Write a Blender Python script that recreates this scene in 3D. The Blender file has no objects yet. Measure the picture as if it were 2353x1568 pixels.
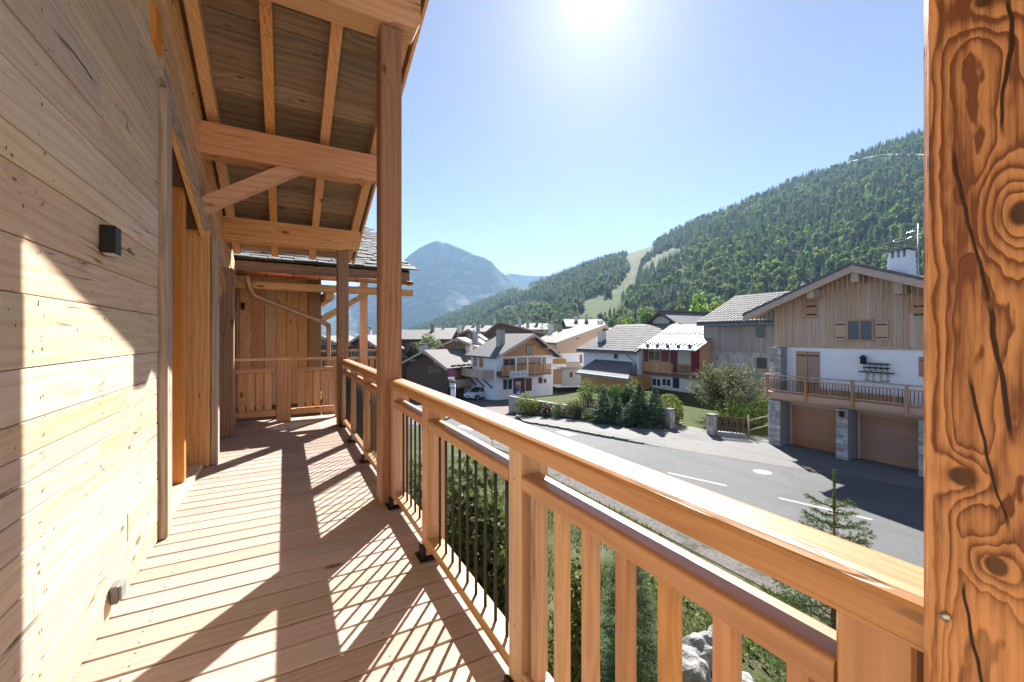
import bpy, bmesh, math, random
import numpy as np
from mathutils import Vector, Matrix, noise as mnoise
random.seed(7); np.random.seed(7)
R = math.radians
scn = bpy.context.scene
COL = scn.collection

# ------------------------------------------------------------------ camera, sky, sun, exposure
CAM_H = 1.45
YAW = 28.9
cam_d = bpy.data.cameras.new('camera'); cam = bpy.data.objects.new('camera', cam_d); COL.objects.link(cam)
cam.location = (0, 0, CAM_H); cam.rotation_euler = (R(90), 0, R(-YAW))
cam_d.sensor_width = 36; cam_d.lens = 14.49; cam_d.shift_y = -0.0051
cam_d.clip_start = 0.03; cam_d.clip_end = 40000
scn.camera = cam

SUN_EL, SUN_AZ = 39.6, 40.2            # azimuth clockwise from +Y
world = bpy.data.worlds.new('World'); scn.world = world; world.use_nodes = True
wn = world.node_tree.nodes; wl = world.node_tree.links; wn.clear()
sky = wn.new('ShaderNodeTexSky'); sky.sky_type = 'NISHITA'; sky.sun_disc = False
sky.sun_elevation = R(SUN_EL); sky.sun_rotation = R(SUN_AZ)
sky.altitude = 1300; sky.air_density = 0.24; sky.dust_density = 0.2; sky.ozone_density = 2.0
# clear mountain sky: the Nishita sky, an even pale veil added over the whole dome as fill, and the sun's bright aureole
bg = wn.new('ShaderNodeBackground'); bg.inputs[1].default_value = 0.05
bg2 = wn.new('ShaderNodeBackground'); bg2.inputs[0].default_value = (0.016, 0.014, 0.012, 1); bg2.inputs[1].default_value = 1.0
ad = wn.new('ShaderNodeAddShader'); ad2 = wn.new('ShaderNodeAddShader'); bg3 = wn.new('ShaderNodeBackground'); bg3.inputs[0].default_value = (1.0, 0.97, 0.92, 1)
tcw = wn.new('ShaderNodeTexCoord'); dt = wn.new('ShaderNodeVectorMath'); dt.operation = 'DOT_PRODUCT'
dt.inputs[1].default_value = (math.sin(R(SUN_AZ))*math.cos(R(SUN_EL)), math.cos(R(SUN_AZ))*math.cos(R(SUN_EL)), math.sin(R(SUN_EL)))
def wmath(op, a, b):
    n_ = wn.new('ShaderNodeMath'); n_.operation = op
    for k_, v_ in ((0, a), (1, b)):
        if isinstance(v_, bpy.types.NodeSocket): wl.new(v_, n_.inputs[k_])
        else: n_.inputs[k_].default_value = v_
    return n_.outputs[0]
wl.new(tcw.outputs['Generated'], dt.inputs[0]); dd = wmath('MAXIMUM', dt.outputs['Value'], 0.0)
glow = wmath('ADD', wmath('MULTIPLY', wmath('POWER', dd, 2200.0), 0.9), wmath('MULTIPLY', wmath('POWER', dd, 120.0), 0.035))
wl.new(glow, bg3.inputs[1])
wo = wn.new('ShaderNodeOutputWorld'); wl.new(sky.outputs[0], bg.inputs[0]); wl.new(bg.outputs[0], ad.inputs[0]); wl.new(bg2.outputs[0], ad.inputs[1]); wl.new(ad.outputs[0], ad2.inputs[0]); wl.new(bg3.outputs[0], ad2.inputs[1]); wl.new(ad2.outputs[0], wo.inputs[0])

sun_l = bpy.data.lights.new('sun', 'SUN'); sun_l.energy = 2.5; sun_l.angle = R(0.5); sun_l.color = (1.0, 0.965, 0.91)
sun = bpy.data.objects.new('sun', sun_l); COL.objects.link(sun)
sd = Vector((math.sin(R(SUN_AZ))*math.cos(R(SUN_EL)), math.cos(R(SUN_AZ))*math.cos(R(SUN_EL)), math.sin(R(SUN_EL))))
sun.rotation_euler = sd.to_track_quat('Z', 'Y').to_euler(); sun.location = (20, 20, 60)

vs = scn.view_settings; vs.view_transform = 'Standard'; vs.look = 'None'; vs.gamma = 1.0; vs.use_curve_mapping = False
vs.exposure = 2.9
scn.render.engine = 'CYCLES'
scn.cycles.max_bounces = 10; scn.cycles.diffuse_bounces = 8; scn.cycles.transparent_max_bounces = 8
scn.cycles.volume_bounces = 0; scn.cycles.use_denoising = True; scn.cycles.caustics_reflective = False; scn.cycles.caustics_refractive = False

# ------------------------------------------------------------------ coordinates
CY, SY = math.cos(R(YAW)), math.sin(R(YAW))
FD, CX, HY = 947.3, 1176.5, 772.0       # focal length, centre and horizon in units of a 2353 px wide picture
def wxy(lat, d): return (CY*lat + SY*d, -SY*lat + CY*d)
def at(px, d, z=0.0, py=None):
    """point on the sight line of picture column px at depth d"""
    x, y = wxy((px-CX)/FD*d, d)
    if py is not None: z = CAM_H-(py-HY)*d/FD
    return Vector((x, y, z))
def onX(px, X, py=None, z=0):
    r = (px-CX)/FD; d = X/(CY*r+SY); return at(px, d, z, py)
TERR = [(-400, -4.2), (5, -4.3), (17, -4.4), (50, -6.75), (120, -8.6), (400, -11), (9000, -14)]
def gz(Y):
    for (a, za), (b, zb) in zip(TERR, TERR[1:]):
        if Y <= b: return za+(zb-za)*max(0, (Y-a))/(b-a)
    return TERR[-1][1]
def onG(px, py):
    """point of the street surface on the sight line of (px,py)"""
    d = 20.0
    for _ in range(60):
        x, y = wxy((px-CX)/FD*d, d); d = 0.5*d+0.5*(CAM_H-gz(y))*FD/(py-HY)
    x, y = wxy((px-CX)/FD*d, d); return Vector((x, y, gz(y)))

# ------------------------------------------------------------------ node helpers and materials
class NT:
    def __init__(s, name):
        s.m = bpy.data.materials.new(name); s.m.use_nodes = True; s.t = s.m.node_tree; s.t.nodes.clear()
        s.out = s.t.nodes.new('ShaderNodeOutputMaterial')
    def n(s, typ, ins=None, out=0, **props):
        nd = s.t.nodes.new('ShaderNode'+typ)
        for k, v in props.items(): setattr(nd, k, v)
        for k, v in (ins or {}).items():
            sk = nd.inputs[k]
            if isinstance(v, bpy.types.NodeSocket): s.t.links.new(v, sk)
            else: sk.default_value = v
        return nd.outputs[out]
    def math(s, op, a, b=0.0, c=0.0, clamp=False): return s.n('Math', {0: a, 1: b, 2: c}, operation=op, use_clamp=clamp)
    def mix(s, f, a, b, mode='MIX'):
        nd = s.t.nodes.new('ShaderNodeMix'); nd.data_type = 'RGBA'; nd.blend_type = mode
        for sk, v in ((nd.inputs[0], f), (nd.inputs[6], a), (nd.inputs[7], b)):
            if isinstance(v, bpy.types.NodeSocket): s.t.links.new(v, sk)
            else: sk.default_value = (tuple(v)+(1,)) if isinstance(v, (tuple, list)) and len(v) == 3 else v
        return nd.outputs[2]
    def ramp(s, f, lo, hi): return s.n('MapRange', {0: f, 1: lo, 2: hi, 3: 0.0, 4: 1.0}, interpolation_type='SMOOTHSTEP')
    def noise(s, v, scale, detail=3, rough=0.55, out=0): return s.n('TexNoise', {'Vector': v, 'Scale': scale, 'Detail': detail, 'Roughness': rough}, out=out)
    def vmul(s, v, k): return s.n('VectorMath', {0: v, 1: k}, operation='MULTIPLY')
    def vadd(s, v, k): return s.n('VectorMath', {0: v, 1: k}, operation='ADD')
    def finish(s, col, rough=0.7, bump=None, bstr=0.3, bdist=0.01, metal=0.0, spec=0.3, shader=None, coat=0.0):
        if shader is None:
            ins = {'Base Color': (tuple(col)+(1,)) if isinstance(col, (tuple, list)) and len(col) == 3 else col, 'Roughness': rough, 'Metallic': metal, 'Specular IOR Level': spec, 'Coat Weight': coat, 'Coat Roughness': 0.35}
            if bump is not None: ins['Normal'] = s.n('Bump', {'Height': bump, 'Strength': bstr, 'Distance': bdist})
            shader = s.n('BsdfPrincipled', ins)
        s.t.links.new(shader, s.out.inputs[0]); return s.m

_mats = {}
def flat(name, col, rough=0.6, metal=0.0, var=0.12, scale=6.0, bstr=0.15, spec=0.3):
    """painted / plastered / cast surface: colour with soft mottling"""
    if name in _mats: return _mats[name]
    t = NT(name); co = t.n('TexCoord', out=3)
    n1 = t.noise(co, scale, 4); n2 = t.noise(co, scale*9, 3)
    k = t.math('ADD', t.math('MULTIPLY', n1, 2*var), 1-var)
    c = t.n('Mix', data_type='RGBA', blend_type='MULTIPLY') if False else t.mix(1.0, col, t.n('CombineXYZ', {0: k, 1: k, 2: k}), 'MULTIPLY')
    _mats[name] = t.finish(c, rough, n2, bstr, 0.004, metal, spec); return _mats[name]

def wood(name, axis, light, dark, ring=34, knots=0.5, tint=0.16, cracks=0.4, fiber=0.5, stain=0.25, rough=0.62, bstr=0.25, kscale=1.0, sc=1.0, spec=0.25, coat=0.0):
    key = (name, axis)
    if key in _mats: return _mats[key]
    t = NT(name+'_'+axis)
    rnd = t.n('ObjectInfo', out=5)
    co = t.n('TexCoord', out=3)
    off = t.n('CombineXYZ', {0: t.math('MULTIPLY', rnd, 37.3), 1: t.math('MULTIPLY', rnd, 91.7), 2: t.math('MULTIPLY', rnd, 53.1)})
    co = t.vadd(co, off)
    sp = t.t.nodes.new('ShaderNodeSeparateXYZ'); t.t.links.new(co, sp.inputs[0])
    o = {'x': (0, 1, 2), 'y': (1, 0, 2), 'z': (2, 0, 1)}[axis]
    P = t.n('CombineXYZ', {0: sp.outputs[o[0]], 1: sp.outputs[o[1]], 2: sp.outputs[o[2]]})
    a, b = sp.outputs[o[1]], sp.outputs[o[2]]
    Q = t.vmul(P, (0.35*sc, 2.2*sc, 2.2*sc))
    warp = t.noise(Q, 2.2, 2)
    K = t.vmul(P, (2.1*kscale, 5.5*kscale, 5.5*kscale))
    vo = t.t.nodes.new('ShaderNodeTexVoronoi'); t.t.links.new(K, vo.inputs['Vector']); vo.inputs['Scale'].default_value = 1.0
    d = vo.outputs['Distance']; keep = t.math('GREATER_THAN', t.n('SeparateColor', {0: vo.outputs['Color']}), 1-knots)
    flow = t.math('MULTIPLY', t.n('Math', {0: t.math('MULTIPLY', t.math('MULTIPLY', d, d), -14.0)}, operation='EXPONENT'), keep)
    v = t.math('ADD', t.math('ADD', a, t.math('MULTIPLY', b, 0.7)), t.math('ADD', t.math('MULTIPLY', warp, 0.16/sc), t.math('MULTIPLY', flow, 0.07/kscale)))
    rings = t.math('ADD', t.math('MULTIPLY', t.math('SINE', t.math('MULTIPLY', v, ring*6.283)), 0.5), 0.5)
    rings = t.math('POWER', rings, 1.6)
    fib = t.noise(t.vmul(P, (1.6, 70, 70)), 1.0, 3, 0.6)
    big = t.noise(t.vmul(P, (0.5, 3.5, 3.5)), 1.6, 3)
    mixf = t.math('ADD', t.math('MULTIPLY', rings, 1-fiber), t.math('MULTIPLY', t.ramp(fib, 0.3, 0.72), fiber), clamp=True)
    mixf = t.math('MULTIPLY', mixf, t.math('ADD', t.math('MULTIPLY', big, 0.9), 0.35), clamp=True)
    c = t.mix(mixf, light, dark)
    st = t.ramp(t.noise(t.vmul(P, (1.1, 4, 4)), 1.3, 4, 0.65), 0.58, 0.8)
    c = t.mix(t.math('MULTIPLY', st, stain), c, tuple(x*0.42 for x in dark))
    kr = t.math('ADD', t.math('MULTIPLY', t.math('FRACT', t.math('MULTIPLY', t.n('SeparateColor', {0: vo.outputs['Color']}, out=1), 3.7)), 0.13), 0.05); core = t.math('MULTIPLY', t.ramp(t.math('ADD', t.math('DIVIDE', d, kr), t.math('MULTIPLY', fib, 0.5)), 1.35, 0.9), keep)
    c = t.mix(t.math('MULTIPLY', core, 0.85), c, tuple(x*0.25 for x in dark))
    cn = t.noise(t.vmul(P, (0.55, 13, 13)), 1.0, 2)
    cr = t.n('MapRange', {0: t.math('ABSOLUTE', t.math('SUBTRACT', cn, 0.52)), 1: 0.010, 2: 0.003, 3: 0.0, 4: 1.0})
    crm = t.math('MULTIPLY', cr, t.ramp(t.noise(t.vmul(P, (0.8, 1.5, 1.5)), 1.7, 1), 0.52, 0.62))
    c = t.mix(t.math('MULTIPLY', crm, cracks), c, tuple(x*0.12 for x in dark))
    tv = t.math('ADD', t.math('MULTIPLY', t.math('SUBTRACT', rnd, 0.5), 2*tint), 1.0)
    c = t.n('HueSaturation', {'Value': tv, 'Color': c, 'Hue': t.math('ADD', t.math('MULTIPLY', t.math('SUBTRACT', t.math('FRACT', t.math('MULTIPLY', rnd, 7.31)), 0.5), 0.02), 0.5),
                              'Saturation': t.math('ADD', t.math('MULTIPLY', t.math('FRACT', t.math('MULTIPLY', rnd, 13.7)), 0.35), 0.82)})
    h = t.math('SUBTRACT', t.math('ADD', t.math('MULTIPLY', fib, 0.6), t.math('MULTIPLY', rings, -0.25)), t.math('MULTIPLY', crm, 1.2))
    _mats[key] = t.finish(c, rough, h, bstr, 0.006, 0.0, spec, coat=coat); return _mats[key]

def WALL(ax): return wood('pale_larch', ax, (0.63, 0.50, 0.345), (0.46, 0.335, 0.205), ring=22, knots=0.62, tint=0.15, cracks=0.9, fiber=0.55, stain=0.42, kscale=1.25)
def DECK(ax): return wood('deck_larch', ax, (0.39, 0.305, 0.25), (0.3, 0.215, 0.165), ring=26, knots=0.22, tint=0.10, cracks=0.1, stain=0.15, rough=0.7)
def RAIL(ax): return wood('oiled_larch', ax, (0.46, 0.265, 0.135), (0.31, 0.155, 0.07), ring=24, knots=0.4, tint=0.15, cracks=0.5, stain=0.22, rough=0.40, spec=0.6, coat=0.2)
def BEAM(ax): return wood('beam_larch', ax, (0.68, 0.41, 0.22), (0.5, 0.27, 0.135), ring=20, knots=0.3, tint=0.12, cracks=0.7, stain=0.3)
def POST(ax): return wood('old_brown_post', ax, (0.32, 0.195, 0.118), (0.185, 0.105, 0.06), ring=20, knots=0.35, tint=0.12, cracks=0.9, stain=0.4)
def SOFF(ax): return wood('weathered_boards', ax, (0.3, 0.225, 0.165), (0.14, 0.1, 0.075), ring=16, knots=0.4, tint=0.30, cracks=0.7, stain=0.5, rough=0.8)
def GREYW(ax): return wood('grey_weathered_timber', ax, (0.42, 0.35, 0.285), (0.22, 0.16, 0.115), ring=20, knots=0.35, tint=0.15, cracks=1.0, stain=0.5, rough=0.8)
def OLDW(ax): return wood('old_wall_boards', ax, (0.72, 0.44, 0.235), (0.5, 0.27, 0.13), ring=20, knots=0.5, tint=0.18, cracks=0.8, stain=0.4)
def FRAME(ax): return wood('fresh_frame', ax, (0.58, 0.27, 0.07), (0.5, 0.21, 0.05), ring=30, knots=0.0, tint=0.03, cracks=0.0, stain=0.05, rough=0.45)
def FARW(ax): return wood('chalet_boards', ax, (0.6, 0.43, 0.31), (0.46, 0.31, 0.21), ring=10, knots=0.1, tint=0.10, cracks=0.2, stain=0.3, rough=0.75)
def FARO(ax): return wood('orange_boards', ax, (0.56, 0.31, 0.15), (0.42, 0.21, 0.09), ring=8, knots=0.1, tint=0.15, cracks=0.2, stain=0.3, rough=0.75)
def FARG(ax): return wood('greyed_boards', ax, (0.4, 0.34, 0.31), (0.3, 0.25, 0.225), ring=8, knots=0.0, tint=0.12, cracks=0.2, stain=0.3, rough=0.8)
def FARD(ax): return wood('dark_boards', ax, (0.16, 0.095, 0.062), (0.1, 0.06, 0.042), ring=8, knots=0.0, tint=0.2, cracks=0.2, stain=0.3, rough=0.8)

def glass_mat(name='window_glass'):
    if name in _mats: return _mats[name]
    t = NT(name); co = t.n('TexCoord', out=3)
    c = t.mix(t.noise(co, 1.5, 2), (0.02, 0.025, 0.03), (0.09, 0.10, 0.11))
    _mats[name] = t.finish(c, 0.10, spec=0.5); return _mats[name]
BLACK = flat('black_metal', (0.018, 0.019, 0.02), 0.45, 0.3, 0.05)
IRON = flat('dark_iron_bar', (0.035, 0.04, 0.038), 0.5, 0.4, 0.1)
STEEL = flat('steel', (0.45, 0.45, 0.45), 0.35, 0.9, 0.1)
WHITE = flat('white_render', (0.86, 0.86, 0.85), 0.85, 0, 0.06, 1.5)
CREAM = flat('cream_render', (0.72, 0.67, 0.58), 0.85, 0, 0.12, 1.2)
CONC = flat('concrete', (0.36, 0.35, 0.33), 0.9, 0, 0.15, 2)

# ------------------------------------------------------------------ object helpers
WL = {}
def wloc(o): return WL.get(o.name, Vector((0, 0, 0)))
def put(o, parent=None, loc=(0, 0, 0)):
    COL.objects.link(o); loc = Vector(loc); WL[o.name] = loc
    if parent is not None:
        o.parent = parent; o.location = loc-wloc(parent)
        if any(abs(q) > 1e-6 for q in parent.rotation_euler): o.matrix_parent_inverse = parent.rotation_euler.to_matrix().inverted().to_4x4()
    else: o.location = loc
    return o
def tag(o, label=None, cat=None, group=None, kind=None):
    if label: o['label'] = label
    if cat: o['category'] = cat
    if group: o['group'] = group
    if kind: o['kind'] = kind
    return o
def thing(name, label, cat, loc=(0, 0, 0), group=None):
    o = bpy.data.objects.new(name, None); o.empty_display_size = 0.1
    put(o, None, loc); return tag(o, label, cat, group)
def mesh(name, verts, faces, mat, parent=None, kind=None, smooth=False, mats=None, midx=None, keep=False):
    """verts in world coordinates; the object's origin is put at their mean"""
    V = np.asarray([tuple(v) for v in verts], float) if not isinstance(verts, np.ndarray) else verts
    c = np.zeros(3) if keep else V.mean(0)
    me = bpy.data.meshes.new(name); me.from_pydata((V-c).tolist(), [], faces if isinstance(faces, list) else faces.tolist())
    for m in (mats or [mat]): me.materials.append(m)
    if midx is not None: me.polygons.foreach_set('material_index', midx)
    if smooth: me.polygons.foreach_set('use_smooth', [True]*len(me.polygons))
    me.update()
    o = bpy.data.objects.new(name, me); put(o, parent, c)
    if kind: o['kind'] = kind
    return o
_boxes = {}
def box_mesh(s, bev, mat, name):
    key = (tuple(round(v, 4) for v in s), round(bev, 4), mat.name)
    if key in _boxes: return _boxes[key]
    h = [v/2 for v in s]; bev = min(bev, min(h)*0.45); V = []; F = []
    if bev <= 0:
        V = [(x*h[0], y*h[1], z*h[2]) for x in (-1, 1) for y in (-1, 1) for z in (-1, 1)]
        F = [(0, 1, 3, 2), (4, 6, 7, 5), (0, 4, 5, 1), (2, 3, 7, 6), (0, 2, 6, 4), (1, 5, 7, 3)]
        me = bpy.data.meshes.new(name); me.from_pydata(V, [], F)
    else:
        bm = bmesh.new(); bmesh.ops.create_cube(bm, size=1); bmesh.ops.scale(bm, vec=s, verts=bm.verts)
        bmesh.ops.bevel(bm, geom=bm.edges[:], offset=bev, segments=1, affect='EDGES', profile=0.5)
        me = bpy.data.meshes.new(name); bm.to_mesh(me); bm.free()
    me.materials.append(mat); _boxes[key] = me; return me
def box(name, x0, x1, y0, y1, z0, z1, mat, parent=None, bev=0.0, kind=None):
    s = (x1-x0, y1-y0, z1-z0); o = bpy.data.objects.new(name, box_mesh(s, bev, mat, name))
    put(o, parent, ((x0+x1)/2, (y0+y1)/2, (z0+z1)/2))
    if kind: o['kind'] = kind
    return o
def rbox(name, c, s, mat, parent=None, bev=0.0, rot=(0, 0, 0)):
    o = bpy.data.objects.new(name, box_mesh(s, bev, mat, name)); put(o, parent, c); o.rotation_euler = rot; return o
def tube(name, pts, r, mat, parent=None, n=8, smooth=True):
    """a round pipe along a polyline; r a number or one radius per point"""
    P = [Vector(p) for p in pts]; V = []; F = []
    rs = r if isinstance(r, (list, tuple)) else [r]*len(P)
    up = Vector((0, 0, 1))
    for i, p in enumerate(P):
        tdir = ((P[min(i+1, len(P)-1)]-P[i]).normalized()+(P[i]-P[max(i-1, 0)]).normalized())
        tdir = tdir.normalized() if tdir.length > 1e-6 else up
        a = tdir.cross(up); a = a.normalized() if a.length > 1e-3 else Vector((1, 0, 0)); b = a.cross(tdir)
        for k in range(n):
            w = 2*math.pi*k/n; V.append(p+(a*math.cos(w)+b*math.sin(w))*rs[i])
    for i in range(len(P)-1):
        for k in range(n): F.append((i*n+k, i*n+(k+1) % n, (i+1)*n+(k+1) % n, (i+1)*n+k))
    F.append(tuple(range(n))[::-1]); F.append(tuple(range((len(P)-1)*n, len(P)*n)))
    return mesh(name, V, F, mat, parent, smooth=smooth)
def prism(name, poly, ext, mat, parent=None):
    """closed polygon (world points) pushed along the vector ext"""
    n = len(poly); P = [Vector(p) for p in poly]; E = Vector(ext)
    V = P+[p+E for p in P]; F = [tuple(range(n))[::-1], tuple(range(n, 2*n))]
    F += [(i, (i+1) % n, n+(i+1) % n, n+i) for i in range(n)]
    return mesh(name, V, F, mat, parent)
def drape(name, poly, off, mat, kind='structure', zf=gz, parent=None, cell=None):
    """flat polygon (XY) laid on the street surface"""
    bm = bmesh.new(); vs_ = [bm.verts.new((p[0], p[1], 0)) for p in poly]; bm.faces.new(vs_)
    ys = [p[1] for p in poly]; cuts = [b for b, _ in TERR if min(ys) < b < max(ys)]
    for cc in cuts:
        bmesh.ops.bisect_plane(bm, geom=bm.verts[:]+bm.edges[:]+bm.faces[:], plane_co=(0, cc, 0), plane_no=(0, 1, 0))
    bmesh.ops.triangulate(bm, faces=bm.faces[:])
    bmesh.ops.recalc_face_normals(bm, faces=bm.faces[:])
    for f in bm.faces:
        if f.normal.z < 0: f.normal_flip()
    for v in bm.verts: v.co.z = zf(v.co.y)+off
    me = bpy.data.meshes.new(name); bm.to_mesh(me); bm.free(); me.materials.append(mat)
    o = bpy.data.objects.new(name, me); put(o, parent)
    if kind: o['kind'] = kind
    return o
# ================================================================== the chalet whose balcony we stand on
WX = -0.78                                # face of the balcony wall
RS = 0.372                                # roof fall towards +Y
def pz(Y): return 4.125-RS*(Y-3.75)        # underside of the purlins
def sz(Y): return pz(Y)+0.33+0.11         # soffit (underside of roof boards)
chalet = thing('timber_chalet', 'timber chalet with the planked wall and covered balcony that fills the left', 'house', (-3, 2, 0))

# wall core behind the planks, with the openings left free
def wall_core(y0, y1, zlo=0.0, x=WX-0.035):
    zz = [zlo, sz(y0)+0.02, sz(y1)+0.02]
    return [(x, y0, zlo), (x, y1, zlo), (x, y1, zz[2]), (x, y0, zz[1])]
wall = prism('wall', wall_core(-4.0, 3.76), (-0.3, 0, 0), FARD('y'), chalet)
z = 0.012; random.seed(3)
hs = [0.14, 0.13, 0.165, 0.12, 0.15, 0.12, 0.105, 0.098, 0.116, 0.184, 0.255, 0.19, 0.235, 0.12, 0.2, 0.17, 0.24, 0.15, 0.22, 0.19, 0.21, 0.16, 0.2, 0.18, 0.22, 0.2, 0.22, 0.2, 0.2, 0.22]
for i, h in enumerate(hs):
    yend = 3.745 if z < 3.2 else min(3.745+5*(0), 3.745)
    yj = random.choice((0.6, 1.5, 2.1, 2.7, 3.1, 9, 9)); segs = [(-3.6, 3.745)] if yj > 5 else [(-3.6, yj-0.0015), (yj+0.0015, 3.745)]
    for (ya, yb) in segs:
        pr = random.uniform(0, 0.004); box('plank', WX-0.03, WX+pr, ya, yb, z, z+h-0.0035, WALL('y'), wall, 0.0025)
    z += h
V = []; F = []
for k in range(640):
    yy = random.choice((0.95, 1.55, 2.15, 2.72, 3.32))+random.uniform(-.03, .03) if k % 2 else random.uniform(0.6, 3.7); zz = random.uniform(0.03, 3.6); r_ = random.uniform(0.0016, 0.0048); b_ = len(V); st_ = random.uniform(1, 2.2)
    V += [(WX+0.0047, yy+r_*math.cos(q), zz+r_*st_*math.sin(q)) for q in np.arange(6)*math.pi/3]; F.append(tuple(range(b_, b_+6)))
mesh('nail_heads', V, F, flat('rusty_nail', (0.06, 0.045, 0.038), 0.7), chalet, kind='stuff')
# upper wall beyond the opening, boards laid parallel to the roof
upper = prism('upper_wall', [(WX-0.05, 3.76, 3.28), (WX-0.05, 9.0, 3.28-0.36*5.24), (WX-0.05, 9.0, sz(9.0)), (WX-0.05, 3.76, sz(3.76))], (-0.28, 0, 0), FARD('y'), chalet)
for k in range(7):
    zz = 3.24+k*0.2
    a = [(WX-0.03, 3.755, zz), (WX-0.03, 8.9, zz-RS*5.145), (WX-0.03, 8.9, zz-RS*5.145+0.192), (WX-0.03, 3.755, zz+0.192)]
    prism('plank', a, (0.03+random.uniform(0, 0.012), 0, 0), OLDW('y'), upper)
prism('lintel_board', [(WX-0.02, 3.72, 3.26), (WX-0.02, 5.78, 3.26-0.345*2.06), (WX-0.02, 5.78, 3.26-0.345*2.06+0.13), (WX-0.02, 3.72, 3.39)], (0.055, 0, 0), GREYW('y'), chalet)
prism('lintel_board', [(WX-0.02, 5.80, 2.52), (WX-0.02, 8.0, 2.52-0.345*2.2), (WX-0.02, 8.0, 2.52-0.345*2.2+0.14), (WX-0.02, 5.80, 2.66)], (0.07, 0, 0), OLDW('y'), chalet)
box('corner_block', WX-0.01, WX+0.03, 3.55, 3.73, 3.42, 3.68, FRAME('z'), chalet, 0.004)
# unseen planked wall added behind the camera to bounce sunlight into the shade
nw = prism('wing_wall', [(WX, -2.36, -5.5), (3.6, -2.36, -5.5), (3.6, -2.36, 5.2), (1.5, -2.36, 6.1), (WX, -2.36, 6.1)], (0, -0.3, 0), FARD('x'), chalet)
zz = -5.4; k = 0
while zz < 5.0:
    h = random.choice((0.2, 0.24, 0.28)); box('plank', WX+0.002, 3.6, -2.355, -2.32+0.003*(k % 2), zz, zz+h-0.004, WALL('x'), nw, 0.003); zz += h; k += 1
# openings: jambs, reveals, recessed glazed doors
j = box('jamb_post', WX-0.2, WX+0.05, 3.755, 3.91, 0.0, 3.22, GREYW('z'), chalet, 0.012)
box('reveal_post', WX-0.30, WX+0.055, 5.62, 5.80, 0.0, 2.62, OLDW('z'), chalet, 0.012)
box('jamb_post', WX+0.058, WX+0.125, 5.64, 5.80, 0.0, 2.56, GREYW('z'), chalet, 0.012)
box('reveal_block', WX-0.28, WX-0.17, 5.52, 5.617, 0.0, 0.42, GREYW('z'), chalet, 0.006)
box('jamb_post', WX-0.2, WX+0.14, 7.1, 7.26, 0.0, 2.42, POST('z'), chalet, 0.012)
box('jamb_post', WX-0.02, WX+0.06, 7.62, 7.9, 0.0, 2.3, OLDW('z'), chalet, 0.012)
for (y0, y1, zt) in ((3.92, 5.61, 2.85), (5.81, 7.09, 2.3)):
    dr = thing('glazed_door', None, None); COL.objects.unlink(dr); bpy.data.objects.remove(dr)
    df = box('door_frame', WX-0.33, WX-0.22, y0, y1, 0.0, 0.10, FRAME('y'), chalet, 0.004)
    box('stile', WX-0.33, WX-0.22, y0, y0+0.12, 0.10, zt, FRAME('z'), df, 0.004)
    box('stile', WX-0.33, WX-0.22, y1-0.12, y1, 0.10, zt, FRAME('z'), df, 0.004)
    box('head_rail', WX-0.33, WX-0.22, y0, y1, zt, zt+0.12, FRAME('y'), df, 0.004)
    box('pane', WX-0.285, WX-0.265, y0+0.12, y1-0.12, 0.10, zt, glass_mat(), df)
    box('recess_wall', WX-0.40, WX-0.335, y0-0.1, y1+0.1, 0, 3.4, FARD('z'), chalet)
box('frame_stile', WX-0.20, WX-0.055, 4.93, 5.03, 0.055, 2.86, FRAME('z'), chalet, 0.006)
box('threshold', WX-0.21, WX-0.004, 3.915, 5.61, 0.0, 0.052, WALL('y'), chalet, 0.005)
box('end_wall_core', WX-0.36, WX-0.06, 7.27, 9.9, 0, 2.5, FARD('z'), chalet)
for k in range(4): box('plank', WX-0.058, WX-0.02+0.004*(k % 2), 7.27+k*0.2, 7.465+k*0.2, 0, 2.25, OLDW('z'), chalet, 0.004)

# deck
deck = box('deck', WX-0.02, 0.94, -3.5, 8.3, -0.22, -0.034, FARD('y'), chalet)
y = -3.4; nb = 0
while y < 8.15:
    dz = random.uniform(-0.0012, 0.0012)
    box('deck_board', WX-0.02, 0.965, y, y+0.1535, -0.03+dz, dz, DECK('x'), deck, 0.004); y += 0.1645; nb += 1
V = []; F = []
y = -3.4
for k in range(nb):
    for X in (0.90, 0.42, -0.60):
        for dy in (0.035, 0.12):
            c = (X+random.uniform(-.006, .006), y+dy, 0.0026); b0 = len(V)
            V += [(c[0]+0.0045*math.cos(a), c[1]+0.0045*math.sin(a), c[2]) for a in np.arange(6)*math.pi/3]; F.append(tuple(range(b0, b0+6)))
    y += 0.1645
mesh('screws', V, F, flat('screw_head', (0.10, 0.085, 0.07), 0.5, 0.3), chalet, kind='stuff')
box('rim_beam', 0.972, 1.03, -3.5, 8.2, -0.26, -0.045, BEAM('y'), chalet, 0.006)
for yy in (-2.5, 1.0, 4.5, 8.0): box('support_beam', -0.7, 0.94, yy, yy+0.18, -0.5, -0.225, BEAM('x'), chalet, 0.01)

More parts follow.
